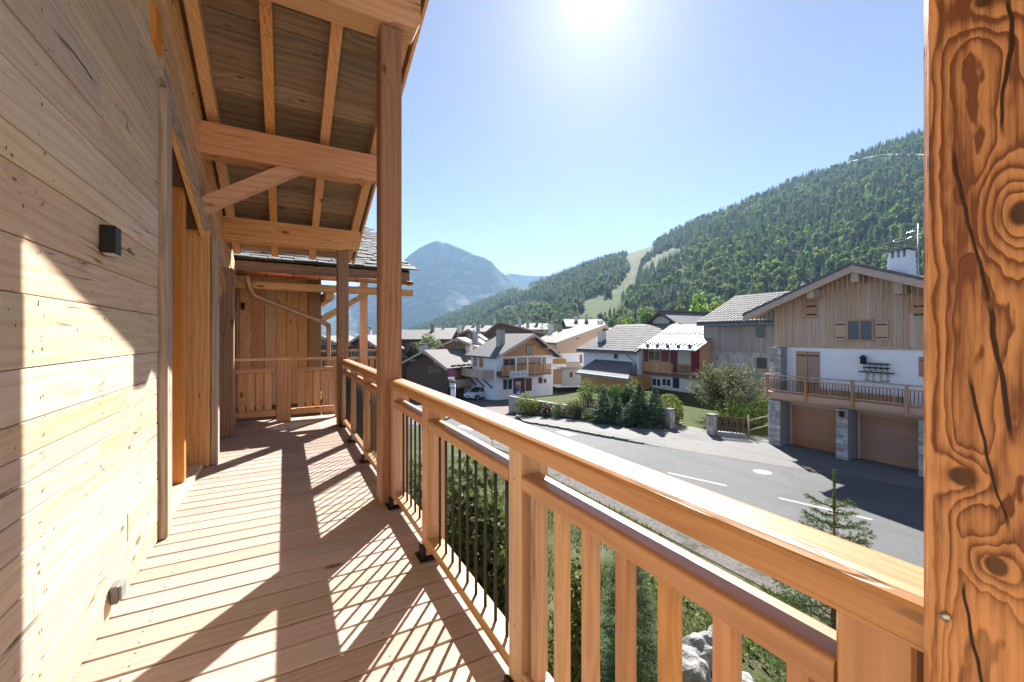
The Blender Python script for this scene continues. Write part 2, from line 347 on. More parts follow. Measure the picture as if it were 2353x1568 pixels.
# posts and purlins
box('post', 0.72, 0.90, 3.62, 3.82, 0.0, pz(3.75), POST('z'), chalet, 0.014)
box('post', 0.745, 0.915, 7.14, 7.33, 0.0, pz(7.2), POST('z'), chalet, 0.014)
for (yp, w, x1) in ((3.72, 0.24, 1.06), (5.45, 0.22, 1.03), (7.24, 0.22, 1.09), (0.12, 0.26, 1.08), (-1.7, 0.26, 1.08)):
    z0 = pz(yp)+0.002-(0.12 if yp == 5.45 else 0); zt = z0+0.33; y0, y1 = yp-w/2, yp+w/2
    xl = WX+0.0 if yp > 1 else WX-0.02
    # moulded nose at the outer end
    pr_ = [(xl, y0, z0), (x1-0.28, y0, z0), (x1-0.22, y0, z0+0.022), (x1-0.13, y0, z0-0.012 if yp == 5.45 else z0+0.02), (x1-0.03, y0, z0+0.035), (x1, y0, z0+0.09), (x1, y0, zt), (xl, y0, zt)]
    prism('purlin', pr_, (0, w, 0), BEAM('x'), chalet)
b0 = Vector((WX+0.01, 5.37, 2.74)); b1 = Vector((0.18, 5.37, pz(5.45)-0.06))
prism('brace', [b0, b0+Vector((0.0, 0, 0.17)), b1+Vector((-0.16, 0, 0.0)), b1+Vector((0.02, 0, -0.05))], (0, 0.15, 0), BEAM('x'), chalet)

# roof: rafters, boards, verge
roof = prism('roof', [(-6, -1.7, sz(-1.7)+0.045), (-6, 8.35, sz(8.35)+0.045), (-6, 8.35, sz(8.35)+0.2), (-6, -1.7, sz(-1.7)+0.24)], (7.16, 0, 0), flat('slate_roofing', (0.16, 0.16, 0.16), 0.8), chalet)
prism('rear_roof', [(-6, -1.74, sz(-1.7)+0.045), (-6, -7, sz(3.6)+0.045), (-6, -7, sz(3.6)+0.24), (-6, -1.74, sz(-1.7)+0.24)], (7.1, 0, 0), _mats['slate_roofing'], chalet)
def rafter(x0, x1, mat=None, ya=-1.6, yb=8.1):
    prism('rafter', [(x0, ya, pz(ya)+0.29), (x0, yb, pz(yb)+0.29), (x0, yb, sz(yb)-0.001), (x0, ya, sz(ya)-0.001)], (x1-x0, 0, 0), BEAM('y'), chalet)
for (x0, x1) in ((-0.73, -0.63), (-0.19, -0.095), (0.375, 0.475), (0.955, 1.065)): rafter(x0, x1)
y = -1.6
while y < 8.2:
    w = random.uniform(0.17, 0.25); y1 = min(y+w, 8.3); dz = random.uniform(0, 0.012)
    prism('roof_board', [(WX-0.02, y, sz(y)+dz), (WX-0.02, y1-0.006, sz(y1-0.006)+dz), (WX-0.02, y1-0.006, sz(y1-0.006)+0.04), (WX-0.02, y, sz(y)+0.04)], (1.11-WX, 0, 0), SOFF('x'), roof); y = y1
prism('verge_board', [(1.125, -1.65, sz(-1.65)-0.09), (1.125, 8.3, sz(8.3)-0.09), (1.125, 8.3, sz(8.3)+0.17), (1.125, -1.65, sz(-1.65)+0.17)], (0.03, 0, 0), BEAM('y'), chalet)

# the big pillar beside the camera: flat-sawn larch with knots and checks
def pillar_mat():
    t = NT('knotty_pillar'); co = t.n('TexCoord', out=3)
    sp = t.t.nodes.new('ShaderNodeSeparateXYZ'); t.t.links.new(co, sp.inputs[0])
    y, z = sp.outputs[1], sp.outputs[2]
    warp = t.noise(t.vmul(co, (4, 4, 1.3)), 1.0, 3); warp2 = t.noise(t.vmul(co, (20, 20, 7)), 1.0, 3); warp3 = t.noise(t.vmul(co, (60, 60, 9)), 1.0, 2)
    ws = t.math('ADD', t.math('MULTIPLY', t.ramp(y, 0.11, 0.03), 0.8), 0.2)
    v = t.math('ADD', y, t.math('ADD', t.math('MULTIPLY', warp, t.math('MULTIPLY', ws, 0.15)), t.math('ADD', t.math('MULTIPLY', warp2, 0.03), t.math('MULTIPLY', warp3, 0.009))))
    core = None
    for (ky, kz, w, h, amp, r) in PKNOTS:
        dy = t.math('SUBTRACT', y, ky); dz = t.math('SUBTRACT', z, kz)
        e = t.math('ADD', t.math('POWER', t.math('ABSOLUTE', t.math('DIVIDE', dy, w)), 2.0), t.math('POWER', t.math('ABSOLUTE', t.math('DIVIDE', dz, h)), 2.0))
        g = t.n('Math', {0: t.math('MULTIPLY', e, -1.0)}, operation='EXPONENT')
        v = t.math('ADD', v, t.math('MULTIPLY', g, amp))
        e2 = t.math('ADD', e, t.math('MULTIPLY', t.math('SUBTRACT', warp2, 0.5), r*r/(w*w)*1.4))
        kk = t.ramp(e2, (r/w)**2*1.25, (r/w)**2*0.55)
        core = kk if core is None else t.math('MAXIMUM', core, kk)
    vv = t.math('ADD', v, t.math('MULTIPLY', t.noise(t.n('CombineXYZ', {0: t.math('MULTIPLY', v, 22.0), 1: 0.0, 2: 0.0}), 1.0, 2), 0.03))
    saw = t.math('FRACT', t.math('MULTIPLY', vv, 96))
    saw = t.math('MULTIPLY', t.math('POWER', saw, 2.0), t.ramp(saw, 1.0, 0.86))
    fib = t.noise(t.vmul(co, (130, 130, 5)), 1.0, 5, 0.7); fib2 = t.noise(t.vmul(co, (30, 30, 1.4)), 1.0, 4, 0.65)
    big = t.noise(t.vmul(co, (5, 5, 1.6)), 1.0, 4)
    f = t.math('ADD', t.math('MULTIPLY', saw, t.math('ADD', t.math('MULTIPLY', big, 1.1), 0.25)), t.math('ADD', t.math('MULTIPLY', t.ramp(fib, .35, .7), 0.42), t.math('ADD', t.math('MULTIPLY', t.ramp(fib2, .42, .72), 0.45), t.math('MULTIPLY', t.ramp(big, .42, .7), 0.22))), clamp=True)
    c = t.mix(f, (0.54, 0.285, 0.13), (0.12, 0.042, 0.018))
    c = t.mix(t.math('MULTIPLY', t.ramp(t.noise(t.vmul(co, (8, 8, 3.5)), 1.2, 5, 0.7), 0.56, 0.74), 0.6), c, (0.10, 0.062, 0.04))
    c = t.mix(t.math('MULTIPLY', core, t.math('ADD', t.math('MULTIPLY', warp2, 0.5), 0.62), clamp=True), c, (0.032, 0.013, 0.008))
    wob = t.math('MULTIPLY', t.math('SUBTRACT', t.noise(t.n('CombineXYZ', {0: 0.0, 1: 0.0, 2: t.math('MULTIPLY', z, 2.3)}), 1.0, 4, 0.6), 0.5), 0.10)
    cr = None
    for (ya, za, yb, zb_, wd) in PCRACKS:
        zc, zl = (za+zb_)/2, abs(za-zb_)/2
        dist = t.math('ABSOLUTE', t.math('SUBTRACT', t.math('ADD', y, t.math('MULTIPLY', wob, 0.6)), t.math('ADD', t.math('MULTIPLY', t.math('SUBTRACT', z, za), (yb-ya)/(zb_-za)), ya)))
        wid = t.math('MULTIPLY', t.math('ADD', t.noise(t.vmul(co, (1, 1, 9)), 1.0, 3), 0.1), wd*1.5)
        end = t.ramp(t.math('ABSOLUTE', t.math('SUBTRACT', z, zc)), zl*1.08, zl*0.8)
        k_ = t.math('MULTIPLY', t.n('MapRange', {0: t.math('DIVIDE', dist, wid), 1: 1.3, 2: 0.7, 3: 0.0, 4: 1.0}), end); cr = k_ if cr is None else t.math('MAXIMUM', cr, k_)
    c = t.mix(cr, c, (0.018, 0.008, 0.005))
    h = t.math('SUBTRACT', t.math('SUBTRACT', t.math('ADD', t.math('MULTIPLY', saw, 0.3), t.math('ADD', t.math('MULTIPLY', fib, 0.5), t.math('MULTIPLY', fib2, 0.5))), t.math('MULTIPLY', cr, 2.5)), t.math('MULTIPLY', core, 0.4))
    return t.finish(c, 0.5, h, 0.45, 0.006, 0, 0.3)
# knots as (y, z) on the face towards the camera, from the pillar's middle
PY0, PY1, PZ0, PZ1 = -0.06, 0.221, 0.0, pz(0.12)
def pk(px, py):
    p = onX(px, 0.757, py); return (p.y-(PY0+PY1)/2, p.z-(PZ0+PZ1)/2)
PKNOTS = [pk(2208, 1095)+(0.026, 0.030, 0.030, 0.0115), pk(2286, 1300)+(0.024, 0.028, 0.028, 0.0105), pk(2262, -6)+(0.030, 0.045, 0.030, 0.009), pk(2345, 490)+(0.034, 0.055, 0.045, 0.0105)]
PCRACKS = [pk(2317, -20)+pk(2326, 300)+(0.0020,), pk(2205, 330)+pk(2268, 700)+(0.0017,), pk(2268, 690)+pk(2324, 1010)+(0.0022,), pk(2222, 860)+pk(2316, 1215)+(0.0017,), pk(2222, 1340)+pk(2262, 1600)+(0.0017,)]
pil = box('pillar', 0.757, 1.00, PY0, PY1, PZ0, PZ1, pillar_mat(), chalet, 0.007)
pn = onX(2174, 0.756, 1416); tube('bolt_head', [(0.759, pn.y, pn.z), (0.750, pn.y, pn.z)], 0.0055, STEEL, chalet, 8)

# ------------------------------------------------------------------ balcony railings
def handrail(name, x0, x1, y0, y1, z0, z1, mat, parent, rb=0.022):
    prof = []
    for (cx, cz, a0) in ((x1-rb, z1-rb, 0), (x0+rb, z1-rb, 90)):
        for k in range(5):
            a = R(a0+k*22.5); prof.append((cx+rb*math.cos(a), cz+rb*math.sin(a)))
    prof += [(x0, z0), (x1, z0)]
    n = len(prof); V = [(p[0], y0, p[1]) for p in prof]+[(p[0], y1, p[1]) for p in prof]
    F = [tuple(range(n)), tuple(range(n, 2*n))[::-1]]+[(i, n+i, n+(i+1) % n, (i+1) % n) for i in range(n)]
    return mesh(name, V, F, mat, parent)
def foot(p, y):
    box('foot_plate', 0.755, 0.97, y-0.02, y+0.12, 0.003, 0.013, BLACK, p, 0.003)
    box('foot_bracket', 0.778, 0.797, y+0.0, y+0.10, 0.0132, 0.075, BLACK, p, 0.003)
    for yy in (y+0.012, y+0.088): tube('bolt', [(0.775, yy, 0.013), (0.775, yy, 0.022)], 0.008, BLACK, p, 6)
def bay(p, y0, y1, kind):
    """mid rail, bottom rail and bars between two posts"""
    handrail('mid_rail', 0.80, 0.895, y0+0.002, y1-0.002, 0.855, 0.91, RAIL('y'), p, 0.014)
    handrail('bottom_rail', 0.805, 0.90, y0+0.002, y1-0.002, 0.088, 0.138, RAIL('y'), p, 0.006)
    if kind == 'iron':
        n = int((y1-y0-0.05)/0.111); s = (y1-y0)/(n+1)
        for k in range(n):
            yy = y0+s*(k+1); tube('baluster', [(0.853, yy, 0.130), (0.853, yy, 0.862)], 0.0085, IRON, p, 8)
    else:
        yy = y1-0.03-0.022
        while yy > y0+0.03:
            box('baluster', 0.826, 0.872, yy-0.022, yy+0.022, 0.1385, 0.8545, RAIL('z'), p, 0.004); yy -= 0.153
def rpost(p, y, z0=0.03):
    box('railing_post', 0.80, 0.93, y, y+0.10, z0, 1.003, RAIL('z'), p, 0.005); foot(p, y)
    for zz in (0.88, 0.30): tube('screw_head', [(0.8005, y+0.05, zz), (0.7975, y+0.05, zz)], 0.005, STEEL, p, 6)
    for zz in (0.11, 0.13): tube('bolt', [(0.86, y-0.004, zz*1.6), (0.86, y+0.001, zz*1.6)], 0.007, STEEL, p, 6)
r1 = thing('balcony_railing', 'orange oiled larch railing running from the big near pillar to the next post', 'railing', (0.86, 1.8, 0), 'railing sections of the balcony')
handrail('handrail', 0.785, 0.93, 0.223, 3.615, 1.005, 1.075, RAIL('y'), r1, 0.034)
PYS = [0.24, 1.38, 2.59, 3.50]
for y in PYS: rpost(r1, y)
bay(r1, 0.34, 1.38, 'wood'); bay(r1, 1.48, 2.59, 'iron'); bay(r1, 2.69, 3.50, 'iron')
bay(r1, -2.3, -0.17, 'wood'); rpost(r1, -0.165); handrail('handrail', 0.79, 0.925, -2.31, -0.0615, 1.01, 1.07, RAIL('y'), r1, 0.026)
r2 = thing('balcony_railing', 'shorter railing section between the two brown balcony posts further along', 'railing', (0.86, 5.5, 0), 'railing sections of the balcony')
handrail('handrail', 0.79, 0.925, 3.825, 7.135, 1.005, 1.075, RAIL('y'), r2, 0.034)
ys2 = [3.83, 4.93, 5.97, 7.03]
for y in ys2: rpost(r2, y)
for a, b in zip(ys2, ys2[1:]): bay(r2, a+0.10, b, 'iron')
r3 = thing('balcony_railing', 'cross railing of wide upright boards closing the far end of the balcony', 'railing', (0.0, 8.05, 0), 'railing sections of the balcony')
Y3 = 8.05
def hx(name, z0, z1, dy=0.0, x0=-0.735, x1=0.86, m=None): return box(name, x0, x1, Y3-0.035-dy, Y3+0.035+dy, z0, z1, m or OLDW('x'), r3, 0.008)
hx('handrail', 1.035, 1.075, 0.025); hx('mid_rail', 0.83, 0.90, 0.002, -0.70, -0.125); hx('mid_rail', 0.83, 0.90, 0.002, 0.10, 0.80)
hx('bottom_rail', 0.10, 0.20, 0.004, -0.70, -0.125); hx('bottom_rail', 0.10, 0.20, 0.004, 0.10, 0.80)
for (x0, x1) in ((-0.735, -0.70), (-0.12, 0.095), (0.80, 0.86)): box('railing_post', x0, x1, Y3-0.045, Y3+0.045, 0.0, 1.034, OLDW('z'), r3, 0.006)
x = -0.665
while x < 0.74:
    if not (-0.24 < x < 0.10): box('baluster', x, x+0.102, Y3-0.011, Y3+0.013, 0.21, 0.825, OLDW('z'), r3, 0.003)
    x += 0.124
# wall fixtures
la = thing('wall_lamp', 'small black box lamp fixed high on the pale planked wall', 'lamp', (-0.75, 2.72, 1.92))
lb = box('lamp_body', WX+0.006, WX+0.062, 2.68, 2.765, 1.852, 1.985, BLACK, la, 0.003); box('lamp_lens', WX+0.015, WX+0.055, 2.69, 2.755, 1.846, 1.8515, flat('lamp_lens', (0.5, 0.5, 0.48), 0.3), la)
so = thing('outdoor_socket', 'small grey weatherproof socket low on the sunlit planked wall', 'socket', (-0.75, 2.85, 0.13))
box('socket_base', WX+0.006, WX+0.04, 2.80, 2.885, 0.085, 0.175, flat('socket_grey', (0.15, 0.15, 0.15), 0.5), so, 0.006); box('socket_lid', WX+0.041, WX+0.052, 2.805, 2.88, 0.10, 0.172, flat('socket_lid', (0.19, 0.19, 0.19), 0.4), so, 0.003)

# ================================================================== neighbouring wing at the end of the balcony
wing = thing('chalet_wing', 'plank-clad wing with stone slate roof and copper gutter beyond the balcony end', 'house', (0.5, 10.5, 0))
wc = box('wall', -1.6, 0.70, 10.03, 10.3, -2.5, 3.1, FARD('z'), wing)
x = -1.22
for w in (0.22, 0.20, 0.20, 0.24, 0.21, 0.19, 0.22, 0.19):
    box('plank', x, x+w-0.006, 9.99+random.uniform(0, 0.008), 10.028, 0, 2.9, OLDW('z'), wc, 0.004); x += w
box('corner_post', 0.45, 0.70, 9.95, 10.32, 0, 2.7, POST('z'), wing, 0.012)
box('eave_beam', -0.8, 2.50, 9.06, 9.22, 2.33, 2.475, BEAM('x'), wing, 0.012)
box('fascia', -0.8, 2.40, 9.0, 9.045, 2.56, 2.865, POST('x'), wing, 0.004)
SLATE = flat('stone_slate', (0.135, 0.13, 0.125), 0.85, 0, 0.3, 5, 0.5)
ES = 0.40
def ez(Y): return 2.87+ES*(Y-8.98)
prism('roof_deck', [(-2.5, 9.0, ez(9.0)-0.05), (-2.5, 16, ez(16)-0.05), (-2.5, 16, ez(16)), (-2.5, 9.0, ez(9.0))], (4.9, 0, 0), SLATE, wing)
for xx in (-0.4, 0.35, 1.1, 1.85, 2.26): prism('rafter', [(xx, 9.05, ez(9.05)-0.2), (xx, 14.5, ez(14.5)-0.2), (xx, 14.5, ez(14.5)-0.052), (xx, 9.05, ez(9.05)-0.052)], (0.1, 0, 0), BEAM('y'), wing)
rs = box('slate_courses', -0.8, 2.36, 9.3, 9.4, ez(9.3)-0.045, ez(9.3)-0.012, FARD('x'), wing)
random.seed(11); yy = 8.9; row = 0; cnt = 0
while yy < 14.2 and cnt < 298:
    x = (-0.85 if row < 3 else 0.25)+random.uniform(-0.2, 0)
    while x < 2.42 and cnt < 298:
        w = random.choice((0.22, 0.28, 0.33, 0.4)); x1 = min(x+w, 2.46+random.uniform(-.03, .03))
        if x1-x > 0.08:
            rbox('slate', ((x+x1)/2, yy+0.2, ez(yy+0.2)+0.022+random.uniform(0, 0.022)), (round(w*0.97, 2), 0.42, 0.026), SLATE, rs, 0.006, (math.atan(ES)-0.06+random.uniform(-.025, .025), random.uniform(-.03, .03), random.uniform(-.05, .05))); cnt += 1
        x += w
    yy += random.uniform(0.17, 0.21); row += 1
COP = flat('copper', (0.58, 0.24, 0.13), 0.33, 0.85, 0.25, 8)
COPD = flat('aged_copper', (0.46, 0.26, 0.16), 0.45, 0.6, 0.3, 8)
gp = []
for k in range(9):
    a = math.pi+math.pi*k/8; gp.append((8.925+0.072*math.cos(a), 2.615+0.072*math.sin(a)))
V = [(-0.76, p[0], p[1]) for p in gp]+[(2.44, p[0], p[1]) for p in gp]; F = [(i, i+1, 10+i, 9+i) for i in range(8)]
gut = mesh('gutter', V, F, COP, wing, smooth=True)
sm = gut.modifiers.new('wall', 'SOLIDIFY'); sm.thickness = 0.004
tube('gutter_bead', [(-0.76, 8.853, 2.617), (2.44, 8.853, 2.617)], 0.011, COP, wing)
for xx in (-0.3, 0.15, 0.6, 1.3, 2.0, 2.35): tube('gutter_bracket', [(xx, 8.998, 2.66), (xx, 8.846, 2.635), (xx, 8.842, 2.58), (xx, 8.92, 2.532)], 0.007, BLACK, wing, 6)
tube('downpipe', [(-0.585, 8.925, 2.55), (-0.58, 8.93, 2.44), (-0.56, 8.96, 2.33), (-0.53, 9.0, 2.24), (-0.48, 9.05, 2.19), (0.76, 9.35, 1.70), (0.80, 9.37, 1.66)], 0.048, COPD, wing, 10)
tube('downpipe', [(0.80, 9.37, 1.70), (0.805, 9.37, 1.6), (0.805, 9.37, -3.5)], 0.046, COPD, wing, 10)
box('post', 1.76, 1.94, 11.45, 11.63, -0.1, 3.4, BEAM('z'), wing, 0.012)
box('deck', 0.72, 2.35, 9.4, 11.8, -0.24, 0.0, DECK('x'), wing)
tube('vent_box', [(-0.74, 9.97, 1.98), (-0.74, 9.97, 2.12)], 0.035, BLACK, wing, 6)  # small black lamp on the wing's plank wall
for (x0, x1, y0, y1) in ((0.72, 2.3, 11.5, 11.58), (2.24, 2.32, 9.45, 11.48)):
    ax = 'x' if x1-x0 > 1 else 'y'
    box('handrail', x0, x1, y0, y1, 1.03, 1.08, RAIL(ax), wing, 0.006); box('mid_rail', x0, x1, y0+0.01, y1-0.01, 0.82, 0.88, RAIL(ax), wing, 0.006); box('bottom_rail', x0, x1, y0+0.01, y1-0.01, 0.1, 0.16, RAIL(ax), wing, 0.006)
    n = 10
    for k in range(n):
        f = (k+0.5)/n
        if ax == 'x': box('baluster', x0+f*(x1-x0)-0.05, x0+f*(x1-x0)+0.05, y0+0.025, y1-0.025, 0.161, 0.819, RAIL('z'), wing)
        else: box('baluster', x0+0.025, x1-0.025, y0+f*(y1-y0)-0.05, y0+f*(y1-y0)+0.05, 0.161, 0.819, RAIL('z'), wing)

prism('brace', [(0.72, 10.0, 1.72), (0.72, 10.0, 1.90), (1.55, 10.0, 2.42), (1.75, 10.0, 2.42)], (0, 0.13, 0), BEAM('x'), wing)
box('side_beam', 0.74, 0.90, 9.25, 11.6, 2.20, 2.40, BEAM('y'), wing, 0.01)
box('side_boarding', 0.71, 0.735, 10.33, 11.4, 1.25, 3.2, OLDW('z'), wing)
for k in range(8): prism('soffit_board', [(0.3, 9.5+k*0.6, ez(9.5+k*0.6)-0.064), (0.3, 10.08+k*0.6, ez(10.08+k*0.6)-0.064), (0.3, 10.08+k*0.6, ez(10.08+k*0.6)-0.053), (0.3, 9.5+k*0.6, ez(9.5+k*0.6)-0.053)], (2.05, 0, 0), BEAM('x'), wing)
# ================================================================== ground, roads, hills
def grassy(name, a, b, c, scale=3.0, bstr=0.5):
    t = NT(name); co = t.n('TexCoord', out=3)
    n1 = t.noise(co, scale, 5, 0.65); n2 = t.noise(co, scale*0.22, 3); n3 = t.noise(co, scale*12, 2)
    col = t.mix(t.ramp(n1, 0.35, 0.68), a, b); col = t.mix(t.ramp(n2, 0.5, 0.72), col, c)
    return t.finish(col, 0.95, t.math('ADD', n1, t.math('MULTIPLY', n3, 0.4)), bstr, 0.05, 0, 0.1)
def asphalt(name, col, spots=0.35, scale=1.0):
    t = NT(name); co = t.n('TexCoord', out=3)
    big = t.noise(t.vmul(co, (1, 0.25, 1)), 0.45*scale, 4, 0.6); fine = t.noise(co, 60, 2); mid = t.noise(co, 3.5, 5, 0.7)
    k = t.math('ADD', t.math('MULTIPLY', big, 0.5), t.math('ADD', t.math('MULTIPLY', fine, 0.22), t.math('MULTIPLY', mid, 0.36)))
    k = t.math('ADD', k, 0.46)
    c = t.mix(1.0, col, t.n('CombineXYZ', {0: k, 1: k, 2: k}), 'MULTIPLY')
    px_ = t.n('SeparateXYZ', {0: co}); lane = t.noise(t.n('CombineXYZ', {0: t.math('MULTIPLY', px_, 1.1), 1: 0.0, 2: 0.0}), 1.0, 2); c = t.mix(t.math('MULTIPLY', t.ramp(lane, .5, .7), 0.22), c, (0.035, 0.035, 0.036)); c = t.mix(t.math('MULTIPLY', t.ramp(t.noise(co, 0.35, 2), .60, .63), 0.18), c, (0.04, 0.04, 0.042))
    vo = t.t.nodes.new('ShaderNodeTexVoronoi'); vo.feature = 'DISTANCE_TO_EDGE'; vo.inputs['Scale'].default_value = 0.28
    t.t.links.new(t.vadd(co, t.n('TexNoise', {'Vector': co, 'Scale': 0.8, 'Detail': 4.0}, out=1)), vo.inputs['Vector'])
    crk = t.n('MapRange', {0: vo.outputs[0], 1: 0.008, 2: 0.0, 3: 0.0, 4: 0.5})
    c = t.mix(t.math('MULTIPLY', crk, t.ramp(big, 0.48, 0.6)), c, (0.03, 0.03, 0.03))
    return t.finish(c, 0.85, fine, 0.3, 0.004, 0, 0.3)
ASPH = asphalt('asphalt', (0.088, 0.088, 0.090)); PAVE = asphalt('pavement_asphalt', (0.135, 0.132, 0.128))
LINE = flat('road_paint', (0.30, 0.30, 0.295), 0.7, 0, 0.15, 8)
GRASS = grassy('lawn_grass', (0.042, 0.06, 0.012), (0.062, 0.078, 0.018), (0.075, 0.075, 0.024), 2.0)
WILD = grassy('rough_grass', (0.042, 0.055, 0.02), (0.08, 0.08, 0.04), (0.11, 0.098, 0.065), 2.2, 0.8)
MEADOW = grassy('valley_ground', (0.06, 0.08, 0.03), (0.09, 0.10, 0.04), (0.13, 0.12, 0.07), 0.05)

# base ground sheet out to the horizon
ys = [-300, -120, -40, -10, 5, 17, 30, 50, 80, 120, 400, 1200, 3000, 6400]; xs = [-4500, -1500, -300, -60, 0, 60, 300, 1500, 6000]
V = [(x, y, gz(y)-0.06) for y in ys for x in xs]; n = len(xs)
F = [(i*n+k, i*n+k+1, (i+1)*n+k+1, (i+1)*n+k) for i in range(len(ys)-1) for k in range(n-1)]
mesh('ground', V, F, MEADOW, None, 'structure', keep=True)

road = drape('road', [(9.9, -30), (9.9, 12), (10.1, 14), (10.5, 18), (10.3, 24), (9.2, 30), (6, 40), (0, 60), (-10, 95), (30, 95), (46, 78), (46, 32), (30, 31), (24.5, 14), (24.5, -30)], 0.0, ASPH)
def pave_z(Y):
    s = min(1, max(0, (Y-15.0)/2.5)); return gz(Y)+0.115*s*s*(3-2*s)
KERB = [onG(*p) for p in ((1184, 959.6), (1200, 968), (1211, 972.5), (1260, 980), (1309, 989), (1380, 1003), (1445, 1014.7), (1520, 1027), (1600, 1040), (1750, 1064), (2000, 1104), (2118, 1122))]
WB = [onG(*p) for p in ((1184, 955), (1244, 960), (1297, 965), (1356, 973), (1415, 979.6), (1470, 985), (1508, 989), (1535, 984))]
_T = TERR; TERR = sorted(TERR+[(y, gz(y)) for y in (15.3, 15.8, 16.3, 16.8, 17.4)])
apron = drape('pavement', [(k.x, k.y) for k in KERB]+[(22.6, 0), (23, -25), (24.4, -25), (24.4, 14.6), (22.6, 16.4), (22.4, 18.6)]+[(w.x+0.15, w.y) for w in WB[::-1]], 0.006, PAVE, zf=pave_z)
TERR = _T
# kerb stones along the raised part of the pavement
kerb = bpy.data.objects.new('kerb', None); put(kerb); kerb['kind'] = 'structure'
KST = flat('kerb_granite', (0.14, 0.137, 0.134), 0.85, 0, 0.25, 6, 0.4)
pts = [k.copy() for k in KERB[1:8]]
for a, b in zip(pts, pts[1:]):
    L = (b.xy-a.xy).length; n = max(1, int(L/0.9)); ang = math.atan2(b.y-a.y, b.x-a.x)
    for k in range(n):
        c = a.lerp(b, (k+0.5)/n); top = pave_z(c.y)+0.010
        o = rbox('kerb_stone', (c.x-0.06, c.y, top-0.12), (0.88, 0.14, 0.24), KST, kerb, 0.015, (0, math.atan2(gz(b.y)-gz(a.y), L)*-1, ang))
def quad_on(name, corners, off, mat):
    P = [onG(*c) for c in corners]
    return mesh(name, [(p.x, p.y, p.z+off) for p in P], [tuple(range(len(P)))], mat, None, 'structure')
def stripe(p0, p1, w, off=0.006):
    a, b = onG(*p0), onG(*p1); d = (b-a); d.z = 0; d.normalize(); s = Vector((-d.y, d.x, 0))*w/2
    V = [a+s, a-s, b-s, b+s]; V = [(v.x, v.y, gz(v.y)+off) for v in V]
    o = mesh('road_marking', V, [(0, 1, 2, 3)], LINE, None, 'structure')
    if (Vector(V[1])-Vector(V[0])).cross(Vector(V[2])-Vector(V[0])).z < 0: o.data.flip_normals()
    return o
stripe((1535, 1087), (1670, 1117), 0.14); stripe((1790, 1145), (2005, 1195), 0.14)
for p in (((1268, 991), (1326, 1002)), ((1286, 989), (1338, 999))): pass
quad_on('road_marking', [(1276, 992), (1294, 990.5), (1326, 999), (1305, 1003)], 0.006, LINE)
quad_on('road_marking', [(1096, 993), (1120, 989), (1172, 1003), (1150, 1010)], 0.006, LINE)
quad_on('road_marking', [(1050, 980), (1066, 977), (1100, 986), (1082, 990)], 0.006, LINE)
quad_on('paving', [(1118, 938), (1146, 928), (1183, 931), (1183, 958), (1176, 962), (1150, 957)], 0.005, asphalt('reddish_paving', (0.12, 0.088, 0.078)))
# fine seam along the far edge of the road, towards the garages
sk = [k for k in KERB[6:]]
V = []; F = []
for k in sk: V += [(k.x-0.10, k.y, gz(k.y)+0.005), (k.x+0.0, k.y, gz(k.y)+0.005)]
for i in range(len(sk)-1): F.append((2*i, 2*i+1, 2*i+3, 2*i+2))
mesh('gutter_strip', V, F, flat('gutter_strip', (0.12, 0.105, 0.095), 0.9), None, 'structure')
mh = onG(1752, 1085.5); mz = mh.z
man = thing('manhole_cover', 'round pale metal manhole cover set in the grey road', 'manhole', (mh.x, mh.y, mz))
def disc(name, c, r, z0, z1, mat, parent, n=20):
    V = [(c[0]+r*math.cos(2*math.pi*k/n), c[1]+r*math.sin(2*math.pi*k/n), z) for z in (z0, z1) for k in range(n)]
    F = [tuple(range(n))[::-1], tuple(range(n, 2*n))]+[(k, (k+1) % n, n+(k+1) % n, n+k) for k in range(n)]
    return mesh(name, V, F, mat, parent)
disc('lid', (mh.x, mh.y), 0.27, mz-0.02, mz+0.012, flat('worn_iron', (0.16, 0.16, 0.16), 0.5, 0.5, 0.15), man)
disc('ring', (mh.x, mh.y), 0.36, mz-0.02, mz+0.007, flat('iron_ring', (0.13, 0.13, 0.13), 0.6, 0.4), man)

# grassy bank between the chalet and the road
def bank_z(x, y):
    f = min(1, max(0, (x-1.0)/8.6)); z = (gz(y)+0.75)*(1-f)+(gz(y)-0.02)*f
    return z+0.10*mnoise.noise((x*0.55, y*0.55, 3))*math.sin(math.pi*f)+0.05*mnoise.noise((x*1.7, y*1.7, 9))*math.sin(math.pi*f)
V = []; F = []; nx, ny = 30, 90
for i in range(ny):
    for k in range(nx):
        x = -6+k*(16.4/(nx-1)); y = -8+i*0.55
        e = 10.0 if y < 14 else (10.3 if y < 24 else 10.3-(y-24)*0.28); x = min(x, e+0.15)
        V.append((x, y, bank_z(x, y)))
F = [(i*nx+k, i*nx+k+1, (i+1)*nx+k+1, (i+1)*nx+k) for i in range(ny-1) for k in range(nx-1)]
mesh('grass_bank', V, F, WILD, None, 'structure', smooth=True, keep=True)
V = [(9.6, -8, 0), (10.15, -8, 0), (10.15, 14, 0), (10.5, 18, 0), (10.0, 18, 0), (9.7, 14, 0)]
drape('gravel_edge', [(9.55, -8), (10.12, -8), (10.12, 12), (10.3, 14), (10.7, 18), (10.45, 24), (9.9, 24), (10.0, 18), (9.6, 14)], 0.012, grassy('gravel', (0.12, 0.11, 0.10), (0.18, 0.17, 0.155), (0.08, 0.075, 0.055), 9, 0.8))
box('base_wall', -4, -0.82, -4, 9.8, -6, -0.3, flat('base_render', (0.5, 0.46, 0.4), 0.9), chalet)

